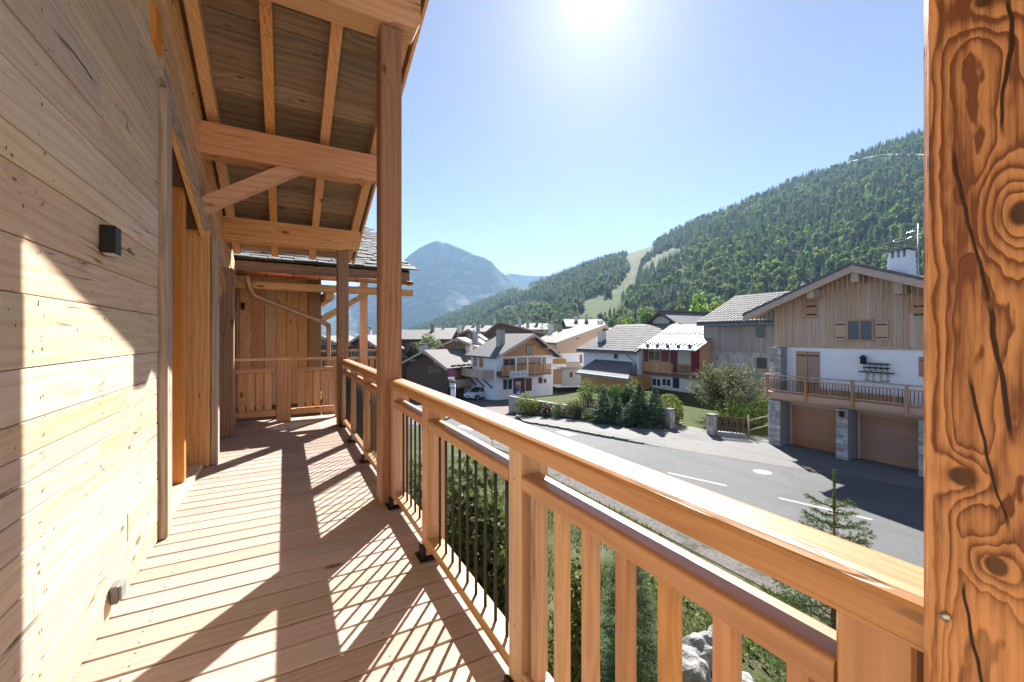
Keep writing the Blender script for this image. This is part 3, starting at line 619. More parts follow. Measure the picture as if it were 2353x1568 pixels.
# garden across the street, raised lawn
def lawn_z(x): return -4.39+0.75*min(1, max(0, (x-24)/7.5))
V = []; F = []
edge = [(21.6, 18.4), (22.4, 18.0), (22.5, 16.6), (22.9, 15.3), (23.55, 14.6)]
left = [(21.3, 19.0), (20.9, 20.0), (20.6, 21.6), (20.2, 23.6), (19.6, 26.2), (19.0, 28.3), (18.3, 30.8), (18.0, 33)]
poly = edge+[(23.7, 13.1), (27, 13.0), (33.5, 13.0), (33.5, 33)]+left[::-1]
bm = bmesh.new(); bm.faces.new([bm.verts.new((p[0], p[1], 0)) for p in poly])
for cx in (24, 26, 28, 30, 31.5): bmesh.ops.bisect_plane(bm, geom=bm.verts[:]+bm.edges[:]+bm.faces[:], plane_co=(cx, 0, 0), plane_no=(1, 0, 0))
bmesh.ops.triangulate(bm, faces=bm.faces[:])
for f in bm.faces:
    f.normal_update()
    if f.normal.z < 0: f.normal_flip()
for v in bm.verts: v.co.z = lawn_z(v.co.x)+0.012+(max(0, min(1, (v.co.y-17)/1.0))*0.0)
me = bpy.data.meshes.new('lawn'); bm.to_mesh(me); bm.free(); me.materials.append(GRASS); o = bpy.data.objects.new('lawn', me); put(o); o['kind'] = 'structure'
wl_ = [(21.9, 18.35)]+left; rwall = thing('garden_wall', 'low stone retaining wall with pale coping along the street side of the garden', 'wall', (20, 24, -5))
for k, ((ax_, ay_), (bx_, by_)) in enumerate(zip(wl_, wl_[1:])):
    L_ = math.hypot(bx_-ax_, by_-ay_); an_ = math.atan2(by_-ay_, bx_-ax_); zt_ = lawn_z(ax_)+0.15
    rbox('wall_section', ((ax_+bx_)/2, (ay_+by_)/2, zt_-0.8), (L_, 0.28, 1.9), CONC, rwall, 0, (0, 0, an_)); rbox('coping', ((ax_+bx_)/2, (ay_+by_)/2, zt_+0.19), (L_+0.02, 0.36, 0.07), flat('pale_coping', (0.28, 0.27, 0.25), 0.9), rwall, 0.01, (0, 0, an_))
drape('planting_bed', [(w.x+0.02, w.y) for w in WB]+[(21.5, 18.6)]+left, 0.10, flat('bed_soil', (0.10, 0.075, 0.05), 0.95, 0, 0.3, 2, 0.6), zf=lambda y: gz(y)+0.05)

# ------------------------------------------------------------------ wooded hill and far mountain
SKY_H = [(690, 800), (820, 790), (900, 768), (940, 752), (985, 735), (1010, 722), (1060, 703), (1110, 684), (1150, 668), (1185, 657), (1205, 655), (1228, 642), (1262, 626), (1300, 613), (1340, 596), (1400, 578), (1450, 570), (1495, 556), (1530, 530), (1600, 497), (1680, 466), (1760, 430), (1850, 393), (1920, 374), (2000, 330), (2060, 312), (2118, 290), (2200, 262), (2400, 200), (2700, 150), (3300, 120), (4200, 120)]
def lerp_tab(tab, x):
    if x <= tab[0][0]: return tab[0][1]
    for (a, b), (c, d) in zip(tab, tab[1:]):
        if x <= c: return b+(d-b)*(x-a)/(c-a)
    return tab[-1][1]
DR = [(690, 2300), (900, 2100), (1150, 1600), (1250, 1350), (1600, 1100), (2118, 880), (2700, 700), (4200, 500)]
DF = [(690, 1300), (900, 950), (1150, 520), (1250, 400), (1600, 270), (2118, 210), (2700, 170), (4200, 140)]
def hill_pt(px, t):
    dr, df = lerp_tab(DR, px), lerp_tab(DF, px)
    d = df+(dr-df)*t; zr = CAM_H+(HY-(lerp_tab(SKY_H, px)+FD*13/dr))*dr/FD; zf = -9.0
    if t <= 1: z = zf+(zr-zf)*t**1.12
    else: z = zr-(t-1)*(dr-df)*0.25
    x, y = wxy((px-CX)/FD*d, d)
    z += (9*mnoise.noise((x/170, y/170, 0))+3*mnoise.noise((x/60, y/60, 5)))*min(1, t*1.6)*max(0, 1-abs(t-0.5)*1.7)
    return x, y, z, d
def hill_px(px, t):
    x, y, z, d = hill_pt(px, t); return HY-(z-CAM_H)*FD/d
def inpoly(x, y, P):
    r = False; j = len(P)-1
    for i in range(len(P)):
        if (P[i][1] > y) != (P[j][1] > y) and x < (P[j][0]-P[i][0])*(y-P[i][1])/(P[j][1]-P[i][1])+P[i][0]: r = not r
        j = i
    return r
CLEAR = [[(1450, 569), (1497, 554), (1503, 580), (1474, 606), (1457, 663), (1437, 687), (1402, 687), (1405, 669), (1437, 636), (1448, 612), (1436, 598)],
         [(1464, 619), (1499, 591), (1540, 571), (1578, 570), (1550, 593), (1503, 613), (1480, 625)],
         [(1318, 696), (1385, 685), (1425, 686), (1436, 716), (1390, 748), (1338, 748), (1326, 728), (1344, 712)],
         [(1114, 733), (1150, 709), (1215, 690), (1266, 697), (1264, 708), (1210, 704), (1150, 722), (1128, 736)],
         [(1186, 667), (1224, 655), (1248, 655), (1232, 664), (1200, 674)]]
pcols = [690+12*k for k in range(150)]+[2490+45*k for k in range(39)]; nt = 44
V = []; clr = []
for px in pcols:
    for k in range(nt):
        t = k/(nt-8); x, y, z, d = hill_pt(px, t); V.append((x, y, z))
        ypx = HY-(z-CAM_H)*FD/d; clr.append(1.0 if any(inpoly(px, ypx, P) for P in CLEAR) else 0.0)
F = [(i*nt+k, (i+1)*nt+k, (i+1)*nt+k+1, i*nt+k+1) for i in range(len(pcols)-1) for k in range(nt-1)]
t = NT('hill_floor'); co = t.n('TexCoord', out=3); at_ = t.t.nodes.new('ShaderNodeAttribute'); at_.attribute_name = 'meadow'
n1 = t.noise(co, 0.03, 5); n2 = t.noise(co, 0.006, 3)
c1 = t.mix(t.ramp(n1, .35, .65), (0.022, 0.034, 0.014), (0.035, 0.045, 0.018)); c2 = t.mix(t.ramp(n2, .4, .6), (0.062, 0.092, 0.026), (0.10, 0.098, 0.042)); c2 = t.mix(t.ramp(n1, .45, .7), c2, (0.048, 0.08, 0.02))
HILL_M = t.finish(t.mix(at_.outputs[2], c1, c2), 0.95, spec=0.05)
hill = mesh('hillside', V, F, HILL_M, None, 'structure', smooth=True, keep=True)
a = hill.data.attributes.new('meadow', 'FLOAT', 'POINT'); a.data.foreach_set('value', clr)

SKY_M = [(300, 640), (500, 660), (650, 690), (760, 680), (840, 650), (880, 622), (905, 606), (922, 603), (945, 583), (960, 573), (985, 560), (1001, 554), (1030, 559), (1060, 571), (1085, 582), (1108, 590), (1130, 601), (1150, 623), (1172, 640), (1190, 660), (1230, 700), (1300, 760)]
SKY_2 = [(1020, 740), (1100, 668), (1140, 638), (1170, 629), (1200, 632), (1232, 635), (1280, 632), (1340, 645), (1420, 690)]
t = NT('mountain_rock'); co = t.n('TexCoord', out=3); geo = t.n('NewGeometry', out=1)
n1 = t.noise(co, 0.010, 7, 0.68); n2 = t.noise(co, 0.0022, 4); sp = t.t.nodes.new('ShaderNodeSeparateXYZ'); t.t.links.new(co, sp.inputs[0])
c = t.mix(t.ramp(n1, .45, .62), (0.03, 0.045, 0.025), (0.07, 0.085, 0.05)); c = t.mix(t.math('MULTIPLY', t.ramp(t.math('ADD', t.math('MULTIPLY', n1, 0.6), t.math('MULTIPLY', n2, 0.5)), .56, .68), 0.75), c, (0.26, 0.25, 0.23))
MTN = t.finish(c, 0.95, n1, 0.6, 8.0, 0, 0.05)
def mountain(name, tab, dfoot, dridge, rough):
    x0, x1 = tab[0][0], tab[-1][0]; cols = np.linspace(x0, x1, 260); nt = 60; V = []
    for px in cols:
        ys = lerp_tab(tab, px)
        for k in range(nt):
            t_ = k/(nt-10); d = dfoot+(dridge-dfoot)*t_; zr = CAM_H+(HY-ys)*dridge/FD
            x, y = wxy((px-CX)/FD*d, d)
            if t_ <= 1:
                env = math.sin(math.pi*min(1, t_))
                z = -12+(zr+12)*(0.45*t_+0.55*t_**2.2)+env*rough*(mnoise.fractal((x/420, y/420, 2), 1.0, 2.1, 5))*0.9
                z += (1-env)*rough*0.16*mnoise.fractal((x/90, y/90, 4), 1.0, 2, 4)
            else: z = zr-(t_-1)*(dridge-dfoot)*0.6
            V.append((x, y, z))
    F = [(i*nt+k, (i+1)*nt+k, (i+1)*nt+k+1, i*nt+k+1) for i in range(len(cols)-1) for k in range(nt-1)]
    return mesh(name, V, F, MTN, None, 'structure', smooth=True, keep=True)
mountain('mountain', SKY_M, 2500, 3500, 62)
mountain('mountain', SKY_2, 4300, 4900, 60)
# forest track across the upper hillside
tp = [(1900, 389), (1925, 381), (1960, 374), (2000, 366), (2032, 360), (2080, 361), (2130, 362), (2200, 366)]
V = []
for px, py in tp:
    lo, hi = 0.2, 1.0
    for _ in range(40):
        m = (lo+hi)/2
        if hill_px(px, m) > py: lo = m
        else: hi = m
    x, y, z, d = hill_pt(px, lo); x2, y2, z2, d2 = hill_pt(px, lo+0.011); V += [(x, y, z+3.5), (x2, y2, z2+3.5)]
mesh('forest_track', V, [(2*i, 2*i+2, 2*i+3, 2*i+1) for i in range(len(tp)-1)], flat('track_gravel', (0.26, 0.24, 0.2), 0.9), None, 'structure')
# ================================================================== houses of the village
def rooftex(name, a, b, scale=2.0, courses=0.0):
    if name in _mats: return _mats[name]
    t = NT(name); co = t.n('TexCoord', out=3); n1 = t.noise(co, scale, 5, 0.65); vo = t.t.nodes.new('ShaderNodeTexVoronoi'); vo.inputs['Scale'].default_value = 2.6; t.t.links.new(co, vo.inputs['Vector'])
    k = t.n('SeparateColor', {0: vo.outputs['Color']})
    c = t.mix(t.math('ADD', t.math('MULTIPLY', n1, 0.7), t.math('MULTIPLY', k, 0.3)), a, b)
    _mats[name] = t.finish(c, 0.8, t.math('ADD', n1, t.math('MULTIPLY', k, 0.6)), 0.5, 0.03, 0, 0.25); return _mats[name]
R_LAUZE = rooftex('stone_slab_roof', (0.09, 0.085, 0.078), (0.155, 0.147, 0.136))
R_GREY = rooftex('grey_slate_roof', (0.085, 0.087, 0.09), (0.135, 0.135, 0.135))
R_DARK = rooftex('dark_roof', (0.10, 0.105, 0.11), (0.18, 0.18, 0.18))
R_METAL = flat('pale_metal_roof', (0.24, 0.24, 0.245), 0.55, 0.1, 0.08, 1.0)
def tilemat():
    t = NT('grey_roof_tile'); rnd = t.n('ObjectInfo', out=5); co = t.n('TexCoord', out=3); n1 = t.noise(co, 9, 3)
    k = t.math('ADD', t.math('MULTIPLY', rnd, 0.45), t.math('MULTIPLY', n1, 0.5))
    return t.finish(t.mix(k, (0.085, 0.082, 0.078), (0.21, 0.202, 0.19)), 0.8, n1, 0.3, 0.01)
TILE = tilemat()
def stonemat():
    t = NT('rough_stone'); rnd = t.n('ObjectInfo', out=5); co = t.n('TexCoord', out=3); n1 = t.noise(co, 7, 5, 0.7)
    c = t.mix(t.math('ADD', t.math('MULTIPLY', rnd, 0.75), t.math('MULTIPLY', n1, 0.3)), (0.26, 0.26, 0.26), (0.62, 0.60, 0.56))
    c = t.mix(t.math('MULTIPLY', t.math('GREATER_THAN', t.math('FRACT', t.math('MULTIPLY', rnd, 17.3)), 0.8), 0.5), c, (0.33, 0.22, 0.14))
    return t.finish(c, 0.9, n1, 0.6, 0.02)
STONE = stonemat(); MORTAR = flat('mortar', (0.30, 0.29, 0.27), 0.95, 0, 0.2, 5)
MAROON = wood('maroon_boards', 'z', (0.20, 0.042, 0.056), (0.14, 0.028, 0.04), ring=8, knots=0, tint=0.1, cracks=0.1, stain=0.1)
GARAGE = wood('garage_door_brown', 'y', (0.46, 0.25, 0.135), (0.36, 0.185, 0.098), ring=10, knots=0, tint=0.04, cracks=0, stain=0.05, rough=0.5)
SHUT = wood('shutter_boards', 'z', (0.50, 0.30, 0.19), (0.37, 0.215, 0.13), ring=10, knots=0.1, tint=0.08, cracks=0.1, stain=0.2)

class House:
    def __init__(s, name, label, cat, PL, PR, L, zg, group=None):
        s.O = Vector((PL[0], PL[1], 0)); d = Vector((PR[0]-PL[0], PR[1]-PL[1], 0)); s.W = d.length; s.f = d.normalized(); s.b = Vector((-s.f.y, s.f.x, 0))
        if s.b.dot(s.O) < 0: s.b = -s.b
        s.L = L; s.zg = zg; s.rz = math.atan2(s.f.y, s.f.x); c = s.O+s.f*s.W/2+s.b*L/2
        s.root = thing(name, label, cat, (c.x, c.y, zg), group)
    def pt(s, u, v, z): p = s.O+s.f*u+s.b*v; return Vector((p.x, p.y, z))
    def pix(s, px, py, v=0.0):
        dx, dy = wxy((px-CX)/FD, 1.0); D = Vector((dx, dy, 0)); d = (s.O+s.b*v).dot(s.b)/D.dot(s.b); P = D*d
        return (P-s.O).dot(s.f), CAM_H-(py-HY)*d/FD
    def box(s, name, u0, u1, v0, v1, z0, z1, mat, parent=None, bev=0.0, tilt=None):
        return rbox(name, s.pt((u0+u1)/2, (v0+v1)/2, (z0+z1)/2), (abs(u1-u0), abs(v1-v0), abs(z1-z0)), mat, s.root if parent is None else parent, bev, (0, 0, s.rz) if tilt is None else (tilt[0], tilt[1], s.rz))
    def ext(s, name, prof, v0, v1, mat, parent=None):
        return prism(name, [s.pt(u, v0, z) for u, z in prof], s.b*(v1-v0), mat, s.root if parent is None else parent)
    def extu(s, name, prof, u0, u1, mat, parent=None):
        return prism(name, [s.pt(u0, v, z) for v, z in prof], s.f*(u1-u0), mat, s.root if parent is None else parent)
    def ring(s, name, u0, u1, z0, z1, w, v0, v1, mat, parent):
        a = [(u0, z0), (u1, z0), (u1, z1), (u0, z1)]; b = [(u0+w, z0+w), (u1-w, z0+w), (u1-w, z1-w), (u0+w, z1-w)]
        V = [s.pt(u, v, z) for v in (v0, v1) for u, z in a+b]; F = []
        for k in range(4):
            j = (k+1) % 4; F += [(k, j, 4+j, 4+k), (8+k, 12+k, 12+j, 8+j), (k, 8+k, 8+j, j), (4+k, 4+j, 12+j, 12+k)]
        return mesh(name, V, F, mat, parent)
    def window(s, u0, u1, z0, z1, v=0.0, mat=None, mull=True, parent=None):
        m = mat or FARO('z'); w = max(0.05, (u1-u0)*0.07); fr = s.ring('window', u0, u1, z0, z1, w, v-0.05, v-0.003, m, s.root if parent is None else parent)
        s.box('pane', u0+w, u1-w, v-0.028, v-0.006, z0+w, z1-w, glass_mat(), fr)
        if mull: s.box('mullion', (u0+u1)/2-w/2, (u0+u1)/2+w/2, v-0.045, v-0.0285, z0+w, z1-w, m, fr)
        return fr
    def wpix(s, x0, y0, x1, y1, v=0.0, **k):
        u0, z1 = s.pix(x0, y0, v); u1, z0 = s.pix(x1, y1, v); return s.window(min(u0, u1), max(u0, u1), z0, z1, v, **k)
    def bpix(s, name, x0, y0, x1, y1, v0, v1, mat, parent=None, bev=0.0):
        u0, z1 = s.pix(x0, y0, v0); u1, z0 = s.pix(x1, y1, v0); return s.box(name, min(u0, u1), max(u0, u1), v0, v1, z0, z1, mat, parent, bev)
    def gable(s, ze, zr, wallm, lowm=None, zb=None, ru=0.5, oe=0.8, of=0.9, ob=0.6, th=0.22, roofm=None, edge=None, verge=None, zeR=None):
        """ridge running away from the front"""
        r = s.W*ru; zeR = ze if zeR is None else zeR
        zb = zb if zb is not None else s.zg
        if zb > s.zg+0.05: s.box('wall', 0, s.W, 0, s.L, s.zg-0.5, zb, lowm or WHITE)
        s.ext('gable_wall', [(0.0, zb), (s.W, zb), (s.W, zeR), (r, zr-th*0.2), (0.0, ze)], -0.012, s.L+0.01, wallm)
        sl = (zr-ze)/r; sr = (zr-zeR)/(s.W-r); rf = roofm or R_LAUZE; e = edge or verge or FARW('y')
        s.ext('roof_slope', [(-oe, ze-sl*oe), (r, zr), (r, zr+th), (-oe, ze-sl*oe+th)], -of, s.L+ob, rf)
        s.ext('roof_slope', [(r+0.003, zr), (s.W+oe, zeR-sr*oe), (s.W+oe, zeR-sr*oe+th), (r+0.003, zr+th)], -of, s.L+ob, rf)
        vb = verge or FARW('y'); h = 0.12
        s.ext('verge_board', [(-oe, ze-sl*oe-h), (r, zr-h), (r, zr+th*0.75), (-oe, ze-sl*oe+th*0.75)], -of-0.06, -of-0.004, vb)
        s.ext('verge_board', [(r+0.003, zr-h), (s.W+oe, zeR-sr*oe-h), (s.W+oe, zeR-sr*oe+th*0.75), (r+0.003, zr+th*0.75)], -of-0.06, -of-0.004, vb)
        for u, z in ((r, zr), (r*0.42, ze+sl*r*0.42), (r+(s.W-r)*0.58, zr-sr*(s.W-r)*0.58)): s.box('purlin_end', u-0.12, u+0.12, -of+0.05, -0.013, z-0.42, z-0.12, vb)
        s.zr, s.r, s.sl, s.sr, s.ze, s.th = zr, r, sl, sr, ze, th
    def saddle(s, ze, zr, vr, wallm, lowm=None, zb=None, oe=0.9, ou=0.6, th=0.2, roofm=None):
        """ridge running along the front"""
        zb = zb if zb is not None else s.zg; sl = (zr-ze)/vr; Lb = s.L
        if zb > s.zg+0.05: s.box('wall', 0, s.W, 0, Lb, s.zg-0.5, zb, lowm or WHITE)
        s.extu('upper_wall', [(-0.01, zb), (Lb, zb), (Lb, zr-sl*(Lb-vr)), (vr, zr-0.05), (-0.01, ze)], 0, s.W, wallm)
        s.sl_f = s.extu('roof_slope', [(-oe, ze-sl*oe), (vr, zr), (vr, zr+th), (-oe, ze-sl*oe+th)], -ou, s.W+ou, roofm or R_LAUZE)
        s.extu('roof_slope', [(vr+.003, zr), (Lb+oe, zr-sl*(Lb+oe-vr)), (Lb+oe, zr-sl*(Lb+oe-vr)+th), (vr+.003, zr+th)], -ou, s.W+ou, roofm or R_LAUZE)
        s.ze, s.zr, s.vr, s.slope, s.th = ze, zr, vr, sl, th
    def chimney(s, u, v, z0, z1, w=0.6, dpt=0.6, mat=None, cap=None, pots=True):
        c = s.box('chimney', u-w/2, u+w/2, v-dpt/2, v+dpt/2, z0, z1, mat or CREAM, None, 0.02)
        for du in (-0.36, 0.36): s.box('cap_leg', u+du*w-0.05, u+du*w+0.05, v-dpt*.4, v+dpt*.4, z1, z1+0.18, mat or CREAM, c)
        s.box('cap', u-w*.68, u+w*.68, v-dpt*.68, v+dpt*.68, z1+0.18, z1+0.25, cap or R_LAUZE, c, 0.01); return c
    def stones(s, u0, u1, v0, v1, z0, z1, parent, hs=0.16, side=True, fmax=300):
        """rough courses of single stones on the front (and left) face of a pier"""
        z = z0; n = 0
        while z < z1-0.05:
            h = min(random.choice((hs*0.7, hs, hs*1.3)), z1-z); u = u0
            while u < u1-0.04:
                w = min(random.choice((0.16, 0.24, 0.32, 0.4)), u1-u)
                if u1-u-w < 0.08: w = u1-u
                s.box('stone', u+0.006, u+w-0.006, v0-0.03-random.choice((0, 0.012, 0.022)), v0-0.001, z+0.006, z+h-0.006, STONE, parent, 0.012); u += w; n += 1
            if side:
                v = v0
                while v < v1-0.04:
                    w = min(random.choice((0.2, 0.3, 0.4)), v1-v); s.box('stone', u0-0.03-random.choice((0, 0.012)), u0-0.001, v+0.006, v+w-0.006, z+0.006, z+h-0.006, STONE, parent, 0.012); v += w; n += 1
            z += h
        return n

# ---- the big gabled chalet with two garages across the street
random.seed(5)
A = House('gabled_chalet', 'big chalet with wooden gable, white middle floor and two brown garage doors across the street', 'house', (23.5, 12.8), (23.5, 5.0), 10.5, -4.38)
zb = 0.98
A.box('wall', 0, A.W, 0, A.L, -1.9, zb-0.12, WHITE)
A.box('garage_wall', 0, A.W, 0.42, A.L, -4.9, -1.9, CONC)
sl = 0.412; zr = 4.50; ru = 3.9; ze = zr-sl*ru
gw = A.ext('gable_wall', [(0.0, zb-0.12), (A.W, zb-0.12), (A.W, ze), (ru, zr), (0.0, ze)], 0.03, A.L, FARW('z'))
u = 0.0
while u < A.W-0.02:
    w = min(random.choice((0.15, 0.18, 0.2, 0.22)), A.W-u); zt = lambda q: zr-sl*abs(q-ru)
    P = [(u+0.004, zb-0.02), (u+w-0.004, zb-0.02), (u+w-0.004, zt(u+w)), (u+0.004, zt(u))]
    if u < ru < u+w: P.insert(3, (ru, zr))
    A.ext('plank', P, random.choice((-0.006, 0.0, 0.006)), 0.028, FARW('z'), gw); u += w
A.box('floor_beam', -0.05, A.W+0.05, -0.05, 0.02, zb-0.14, zb-0.022, FARW('x'))
rfA = A.ext('roof_slope', [(-1.15, zr-sl*(ru+1.15)), (ru, zr), (ru, zr+0.24), (-1.15, zr-sl*(ru+1.15)+0.24)], -0.95, A.L+0.8, R_GREY)
A.ext('roof_slope', [(ru+.003, zr), (A.W+1.15, zr-sl*(ru+1.15)), (A.W+1.15, zr-sl*(ru+1.15)+0.24), (ru+.003, zr+0.24)], -0.95, A.L+0.8, R_GREY)
for sgn in (-1, 1):
    e = ru+sgn*(ru+1.17); P = [(ru, zr-0.16), (e, zr-sl*(ru+1.17)-0.16), (e, zr-sl*(ru+1.17)+0.15), (ru, zr+0.15)]
    A.ext('verge_board', P, -1.0, -0.952, FARW('y'))
    P = [(ru, zr+0.152), (e+sgn*0.03, zr-sl*(ru+1.2)+0.152), (e+sgn*0.03, zr-sl*(ru+1.2)+0.29), (ru, zr+0.29)]
    A.ext('roof_edge', P, -1.02, -0.90, R_DARK)
    A.ext('soffit', [(ru, zr-0.02), (e, zr-sl*(ru+1.17)-0.02), (e, zr-sl*(ru+1.17)-0.004), (ru, zr-0.004)], -0.94, -0.04, FARO('y'))
for px, py in ((1968, 638), (1866, 676), (2068, 664)):
    u0, z0 = A.pix(px, py, -0.7); A.box('purlin_end', u0-0.15, u0+0.15, -0.9, -0.012, min(z0, zr-sl*abs(u0-ru)-0.19)-0.22, zr-sl*abs(u0-ru)-0.022, FARW('y'), None, 0.02)
A.wpix(1946, 735, 2009, 785, v=-0.012)
for r_ in ((1918, 738, 1944.5, 783), (2010.5, 738, 2041, 783)): 
    s_ = A.bpix('shutter', *r_, -0.055, -0.012, FARW('z'), None, 0.006)
    for yy in (745, 775): A.bpix('hinge_strap', r_[0]+3, yy, r_[2]-3, yy+2.2, -0.064, -0.0555, BLACK, s_)
for r_ in ((1843, 694, 1877, 731), (2090, 681, 2126, 718)):
    s_ = A.bpix('shutter', *r_, -0.06, -0.012, FARO('z'), None, 0.006)
    for yy in (703, 722): A.bpix('hinge_strap', r_[0]+10, yy, r_[2]-2, yy+2.4, -0.07, -0.0605, BLACK, s_)
u0, z1 = A.pix(1830.6, 807); u1, z0 = A.pix(1884, 905)
for (a_, b_) in ((u0, (u0+u1)/2-0.008), ((u0+u1)/2+0.008, u1)):
    s_ = A.box('door_leaf', a_, b_, -0.05, -0.004, -1.5, z1, SHUT, None, 0.006)
    for zz in (0.35, -0.62): A.box('hinge_strap', a_+0.03, b_-0.03, -0.06, -0.0505, z1-0.25 if zz > 0 else z1-1.62, (z1-0.25 if zz > 0 else z1-1.62)+0.06, BLACK, s_)
s_ = A.bpix('shutter', 2111, 820, 2150, 868, -0.05, -0.004, SHUT, None, 0.006)
for yy in (828, 858): A.bpix('hinge_strap', 2113, yy, 2148, yy+2.5, -0.06, -0.0505, BLACK, s_)
# wall lantern and iron flower rack
u0, z0 = A.pix(1988, 829); ln = A.box('lantern', u0-0.10, u0+0.10, -0.28, -0.10, z0-0.16, z0+0.12, BLACK, None, 0.03); A.box('lantern_arm', u0-0.02, u0+0.02, -0.22, -0.002, z0+0.12, z0+0.16, BLACK, ln)
A.ext('lantern_cap', [(u0-0.14, z0+0.12), (u0+0.14, z0+0.12), (u0, z0+0.26)], -0.3, -0.08, BLACK, ln)
u0, z0 = A.pix(2016, 856); rk = A.box('flower_rack', u0-0.62, u0+0.62, -0.22, -0.01, z0-0.02, z0+0.02, BLACK)
for du in (-0.4, -0.2, 0, 0.2, 0.4): tube('rack_bar', [A.pt(u0+du, -0.05, z0+0.02), A.pt(u0+du*1.08, -0.20, z0+0.18), A.pt(u0+du*1.05, -0.14, z0+0.42)], 0.014, BLACK, rk, 5)
A.ring('rack_rim', u0-0.44, u0+0.44, z0+0.36, z0+0.42, 0.02, -0.22, -0.02, BLACK, rk); A.ring('rack_band', u0-0.44, u0+0.44, z0+0.18, z0+0.23, 0.018, -0.22, -0.02, BLACK, rk)
for du in (-0.36, -0.12, 0.14, 0.38): A.box('spoon', u0+du-0.04, u0+du+0.04, -0.05, -0.012, z0-0.42, z0-0.03, flat('weathered_wood_white', (0.5, 0.48, 0.44), 0.8), rk, 0.012)
tube('rack_hoop', [A.pt(u0-0.45, -0.06, z0-0.36), A.pt(u0, -0.06, z0-0.44), A.pt(u0+0.45, -0.06, z0-0.36)], 0.014, BLACK, rk, 5)
# balcony
V0 = -0.95; bal = A.box('balcony', 0.02, A.W, V0, -0.002, -1.70, -1.5, FARW('x'), None, 0.01)
A.box('fascia', 0.0, A.W, V0-0.05, V0-0.002, -1.78, -1.50, FARW('x'), bal, 0.008)
A.box('slab_beam', 0.0, A.W, -0.55, 0.3, -1.95, -1.702, FARW('x'), bal)
A.box('handrail', 0.0, A.W, V0-0.05, V0+0.05, -0.63, -0.575, FARW('x'), bal, 0.01); A.box('mid_rail', 0.0, A.W, V0-0.03, V0+0.03, -0.82, -0.775, FARW('x'), bal); A.box('bottom_rail', 0.0, A.W, V0-0.03, V0+0.03, -1.42, -1.37, FARW('x'), bal)
for px in (1764, 1852.5, 1960.6, 2085): u0, _ = A.pix(px, 900, V0); A.box('railing_post', u0-0.06, u0+0.06, V0-0.105, V0-0.0505, -1.85, -0.57, FARO('z'), bal, 0.008)
u = 0.12; q = 0
while u < A.W-0.1:
    A.box('baluster', u-0.013, u+0.013, V0-0.013, V0+0.013, -1.37, -0.82, FARD('z'), bal); u += 0.125
for u in (0.02,): 
    A.box('side_rail', 0.0, 0.06, V0+0.052, -0.64, -0.63, -0.575, FARW('y'), bal)
    for v in (-0.8, -0.7): A.box('baluster', 0.02, 0.046, v-0.013, v+0.013, -1.5, -0.631, FARD('z'), bal)
u0, _ = A.pix(1857, 900, -0.8); u1, _ = A.pix(2079, 900, -0.8)
fb = thing('flower_box', 'long empty brown planter box along the balcony of the garage chalet', 'planter', tuple(A.pt((u0+u1)/2, -0.75, -1.5)))
A.box('planter_front', u0, u1, -0.86, -0.83, -1.497, -1.13, FARO('x'), fb); A.box('planter_back', u0, u1, -0.62, -0.59, -1.497, -1.13, FARO('x'), fb); A.box('soil', u0, u1, -0.829, -0.621, -1.497, -1.17, flat('soil', (0.05, 0.04, 0.03), 0.95), fb)
V = []; F = []; random.seed(2)
def strand(u, v, z, l):
    b = len(V); s_ = random.uniform(-0.03, 0.03)
    for (du, dz) in ((0, 0), (s_, -l*0.5), (s_*0.3, -l)): 
        for q in (-0.011, 0.011): V.append(A.pt(u+du+q, v, z+dz)); V.append(A.pt(u+du, v+q*1.2, z+dz))
    for k in range(2): a_ = b+4*k; F.extend([(a_, a_+1, a_+5, a_+4), (a_+1, a_+2, a_+6, a_+5), (a_+2, a_+3, a_+7, a_+6), (a_+3, a_, a_+4, a_+7)])
for k in range(44): u = -0.5+k*0.2; strand(u, -0.93, zr-sl*abs(u-ru)-0.17, random.choice((0.25, 0.4, 0.55, 0.8)))
for k in range(22): strand(0.3+k*0.34, V0-0.12, -0.60, random.choice((0.3, 0.6, 0.8)))
mesh('icicle_lights', V, F, flat('light_string', (0.55, 0.48, 0.36), 0.5), A.root, kind='stuff')
# garages and stone piers
for (u0, u1, v0) in ((0.02, 0.62, -0.6), (3.12, 3.60, -0.6), (6.02, 6.5, -0.6)):
    pr_ = A.box('stone_pier', u0, u1, v0, 0.30, -4.9, -1.97, MORTAR); A.stones(u0, u1, v0, 0.28, -4.42, -2.0, pr_, 0.16, side=(u0 < 1))
pr_ = A.box('stone_pier', 0.02, 0.62, -0.55, -0.003, -1.5, 0.83, MORTAR); A.stones(0.02, 0.62, -0.55, -0.02, -1.49, 0.82, pr_, 0.17)
for (u0, u1) in ((0.66, 3.08), (3.64, 5.98)):
    gd = A.box('garage_door', u0, u1, 0.335, 0.36, -4.40, -2.0, GARAGE)
    for k in range(5): A.box('panel', u0+0.10, u1-0.10, 0.318, 0.334, -4.39+k*0.46, -4.39+k*0.46+0.447, GARAGE, gd, 0.006)
    for (a_, b_) in ((u0, u0+0.09), (u1-0.09, u1)): A.box('door_jamb', a_, b_, 0.20, 0.33, -4.40, -2.1, FARW('z'), gd)
    A.box('lintel', u0, u1, 0.10, 0.334, -2.20, -1.98, FARW('x'), gd)
u0, z0 = A.pix(1936, 952, -0.66); ln = A.box('lantern', u0-0.08, u0+0.08, -0.80, -0.68, z0-0.12, z0+0.10, BLACK, None, 0.02); A.box('lantern_cap', u0-0.11, u0+0.11, -0.83, -0.665, z0+0.10, z0+0.14, BLACK, ln)
